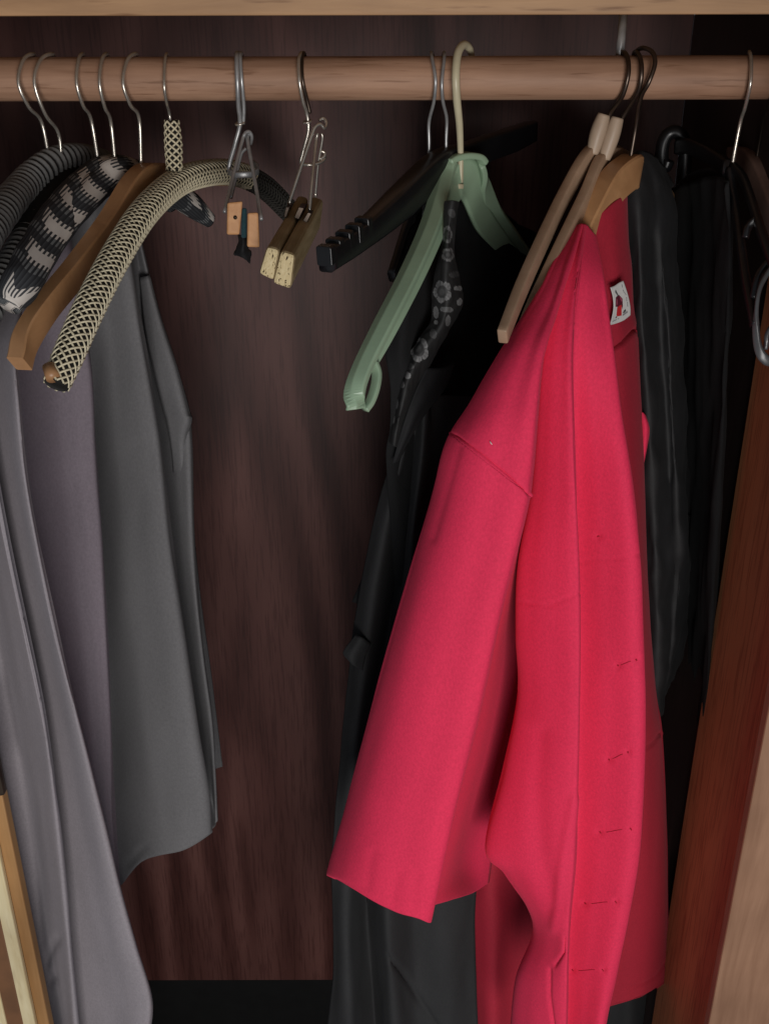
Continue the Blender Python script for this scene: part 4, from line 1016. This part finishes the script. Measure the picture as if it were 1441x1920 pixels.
rowsE = [[(668, 1190, -0.072), (680, 1196, -0.076), (694, 1206, -0.07)], [(650, 1212, -0.074), (664, 1222, -0.079), (684, 1232, -0.072)], [(644, 1224, -0.074), (660, 1240, -0.080), (680, 1250, -0.072)], [(650, 1232, -0.07), (664, 1247, -0.078), (680, 1258, -0.068)]]
V, F = grid_mesh(loft_grid(rowsE, 8, 6, 0.0006, (80, 80, 80), 2.0)); solid(make('frayed_cuff', V, F, M['char'], ct), 0.0016)
rowsH = [[(700, 1000, -0.045), (712, 1000, -0.05)], [(684, 1070, -0.045), (700, 1070, -0.05)], [(660, 1128, -0.045), (676, 1134, -0.05)]]
V, F = grid_mesh(loft_grid(rowsH, 5, 6)); solid(make('flap', V, F, M['coat'], ct), 0.0014)

# ------------------------------------------------------------------ black garments on the right
sj = thing('black_satin_jacket', P(1200, 300, 0.04), 'black satin jacket with soft grey sheen hanging just right of the red jacket', 'jacket')
rowsJ = [
    [(1150, 340, 0.02), (1165, 310, 0.018), (1185, 288, 0.02), (1205, 284, 0.03), (1225, 296, 0.05), (1240, 312, 0.07), (1246, 326, 0.09)],
    [(1150, 400, 0.02), (1172, 390, 0.012), (1196, 380, 0.004), (1216, 370, 0.02), (1238, 366, 0.03), (1258, 372, 0.055), (1264, 382, 0.08)],
    [(1150, 500, 0.02), (1176, 500, 0.010), (1200, 495, -0.004), (1226, 490, 0.018), (1248, 484, 0.022), (1266, 480, 0.05), (1270, 485, 0.08)],
    [(1150, 640, 0.02), (1182, 640, 0.008), (1208, 640, -0.010), (1236, 636, 0.015), (1256, 632, 0.012), (1272, 630, 0.045), (1275, 632, 0.08)],
    [(1150, 800, 0.02), (1190, 800, 0.006), (1218, 800, -0.012), (1246, 800, 0.012), (1264, 796, 0.010), (1280, 794, 0.045), (1282, 794, 0.08)],
    [(1150, 960, 0.02), (1196, 960, 0.004), (1226, 960, -0.014), (1254, 960, 0.010), (1272, 956, 0.006), (1289, 954, 0.04), (1290, 954, 0.08)],
    [(1150, 1080, 0.02), (1200, 1080, 0.004), (1230, 1080, -0.014), (1258, 1080, 0.008), (1276, 1080, 0.008), (1292, 1080, 0.04), (1292, 1080, 0.08)],
    [(1150, 1200, 0.02), (1205, 1200, 0.004), (1232, 1200, -0.012), (1252, 1200, 0.002), (1268, 1195, 0.006), (1283, 1186, 0.04), (1284, 1186, 0.08)],
    [(1150, 1360, 0.02), (1205, 1355, 0.004), (1228, 1345, -0.008), (1240, 1335, 0.0), (1250, 1305, 0.008), (1262, 1275, 0.04), (1264, 1275, 0.08)],
]
V, F = grid_mesh(loft_grid(rowsJ, 10, 16, 0.0050, (30, 30, 17), 12.3)); solid(make('jacket_body', V, F, M['satin'], sj), 0.0014)
bc = thing('dark_overcoat', P(1330, 335, 0.0), 'matte black overcoat in the dark right corner of the wardrobe', 'coat')
rowsO = [
    [(1240, 372, 0.16), (1262, 352, 0.12), (1300, 338, 0.06), (1335, 330, 0.01), (1358, 340, -0.02), (1366, 352, -0.02)],
    [(1235, 480, 0.17), (1262, 470, 0.12), (1300, 460, 0.06), (1340, 452, 0.0), (1366, 450, -0.03), (1372, 452, -0.015)],
    [(1235, 660, 0.17), (1262, 655, 0.12), (1300, 650, 0.05), (1338, 650, 0.0), (1360, 650, -0.03), (1366, 650, -0.015)],
    [(1230, 900, 0.17), (1262, 900, 0.12), (1298, 900, 0.05), (1330, 900, 0.0), (1346, 900, -0.03), (1352, 900, -0.015)],
    [(1220, 1150, 0.17), (1258, 1150, 0.12), (1292, 1150, 0.05), (1318, 1150, 0.0), (1332, 1150, -0.03), (1338, 1150, -0.015)],
    [(1210, 1420, 0.17), (1250, 1420, 0.12), (1282, 1420, 0.05), (1304, 1420, 0.0), (1316, 1420, -0.03), (1322, 1420, -0.015)],
    [(1200, 1720, 0.17), (1240, 1720, 0.12), (1268, 1720, 0.05), (1284, 1720, 0.0), (1290, 1720, -0.03), (1294, 1720, -0.015)],
]
V, F = grid_mesh(loft_grid(rowsO, 9, 12, 0.004, (45, 45, 10), 15.3)); solid(make('coat_body', V, F, M['coat'], bc), 0.0016)
tr = thing('charcoal_trousers', P(1180, 1700, 0.03), 'dark charcoal trouser legs showing below the red jacket hem', 'trousers')
rowsP = [[(1110, 1600, 0.03), (1150, 1600, 0.015), (1185, 1600, 0.01), (1222, 1600, 0.03)], [(1110, 1800, 0.03), (1150, 1800, 0.012), (1185, 1800, 0.005), (1226, 1800, 0.03)], [(1110, 1970, 0.03), (1150, 1970, 0.010), (1185, 1970, 0.0), (1222, 1970, 0.03)]]
V, F = grid_mesh(loft_grid(rowsP, 8, 10, 0.003, (26, 26, 8), 3.3)); solid(make('trouser_leg', V, F, M['char'], tr), 0.002)

# 18 open frame black skirt hanger -----------------------------------------------
t18 = thing('skirt_hanger', P(1370, 315, 0.0), 'black plastic skirt hanger with open frame and looped ends at the right edge', 'hanger', HOOKS)
def beam(pts, a, b_, name='frame_bar', mat=None):
    V, F = sweep(spline(px(pts), 7), rrect(a, b_, min(a, b_) * 0.6, 2), (0, 0, 1)); return make(name, V, F, mat or M['blk_plastic'], t18)
beam([(1366, 316, 0.0), (1372, 360, -0.012), (1384, 430, -0.045), (1396, 520, -0.082), (1408, 580, -0.105), (1414, 610, -0.115)], 0.0028, 0.0034)
beam([(1372, 312, 0.0), (1392, 336, -0.018), (1412, 392, -0.05), (1428, 440, -0.075), (1445, 490, -0.095), (1470, 560, -0.12)], 0.0028, 0.0034)
beam([(1396, 446, -0.062), (1402, 425, -0.06), (1416, 410, -0.06)], 0.0022, 0.0026)
beam([(1410, 560, -0.10), (1420, 520, -0.095), (1440, 490, -0.092)], 0.0022, 0.0026)
V, F = sweep(spline(px([(1444, 502, -0.10), (1424, 540, -0.108), (1416, 590, -0.115), (1418, 640, -0.118), (1428, 668, -0.12), (1446, 676, -0.12), (1462, 640, -0.118), (1450, 612, -0.116), (1438, 630, -0.117), (1434, 655, -0.118)]), 7), rrect(0.0020, 0.0028, 0.0012, 2), (0, 0, 1), lerp_list([.6, .6, .7, .9, 1.2, 1.2, 1, .8, .8, .6], 7))
make('end_loop', V, F, plain('highlit_black_plastic', (0.07, 0.072, 0.075), 0.3, 0.5), t18)  # black plastic like the frame, glossy highlight put into a lighter grey
beam([(1364, 316, 0.0), (1342, 300, 0.03), (1314, 284, 0.07), (1288, 274, 0.10), (1270, 276, 0.118)], 0.0034, 0.0060)
beam([(1366, 336, 0.0), (1332, 326, 0.04), (1300, 334, 0.08), (1272, 356, 0.115)], 0.0032, 0.0046)
V, F = sweep(spline(px([(1278, 352, 0.118), (1283, 310, 0.12), (1282, 268, 0.122), (1270, 249, 0.124), (1254, 250, 0.126), (1243, 268, 0.126), (1240, 296, 0.125), (1246, 312, 0.123), (1252, 300, 0.122)]), 7), circ(0.0056, 12)); make('end_loop', V, F, M['blk_plastic'], t18)
wire('hook', [P(1404, 150, 0.021), P(1404, 110, 0.017), over(1404), P(1407, 112, -0.012), P(1406, 155, -0.021), P(1396, 200, -0.012), P(1388, 225, -0.003), P(1378, 275, 0.0), P(1371, 315, 0.0)], 0.0013, M['chrome'], t18, world=True)
# 19 dim wooden hanger at the right edge ---------------------------------------------
t19 = thing('wooden_hanger', P(1420, 320, 0.05), 'dim reddish wooden hanger on a thin hook at the far right edge', 'hanger', HOOKS)
V, F = sweep(spline(px([(1372, 300, 0.12), (1398, 302, 0.08), (1412, 318, 0.05), (1432, 362, 0.02), (1456, 425, -0.02), (1485, 500, -0.06)]), 8), rrect(0.006, 0.0105, 0.002, 2), (0, 0, 1)); make('hanger_body', V, F, M['red_wood'], t19)
wire('hook', [P(1445, 150, 0.024), P(1448, 110, 0.018), over(1450, 94, 0.0), P(1452, 120, -0.014), P(1450, 160, -0.018), P(1440, 195, 0.0), P(1431, 220, 0.03), P(1422, 270, 0.045), P(1415, 312, 0.05)], 0.0012, M['bronze'], t19, world=True)
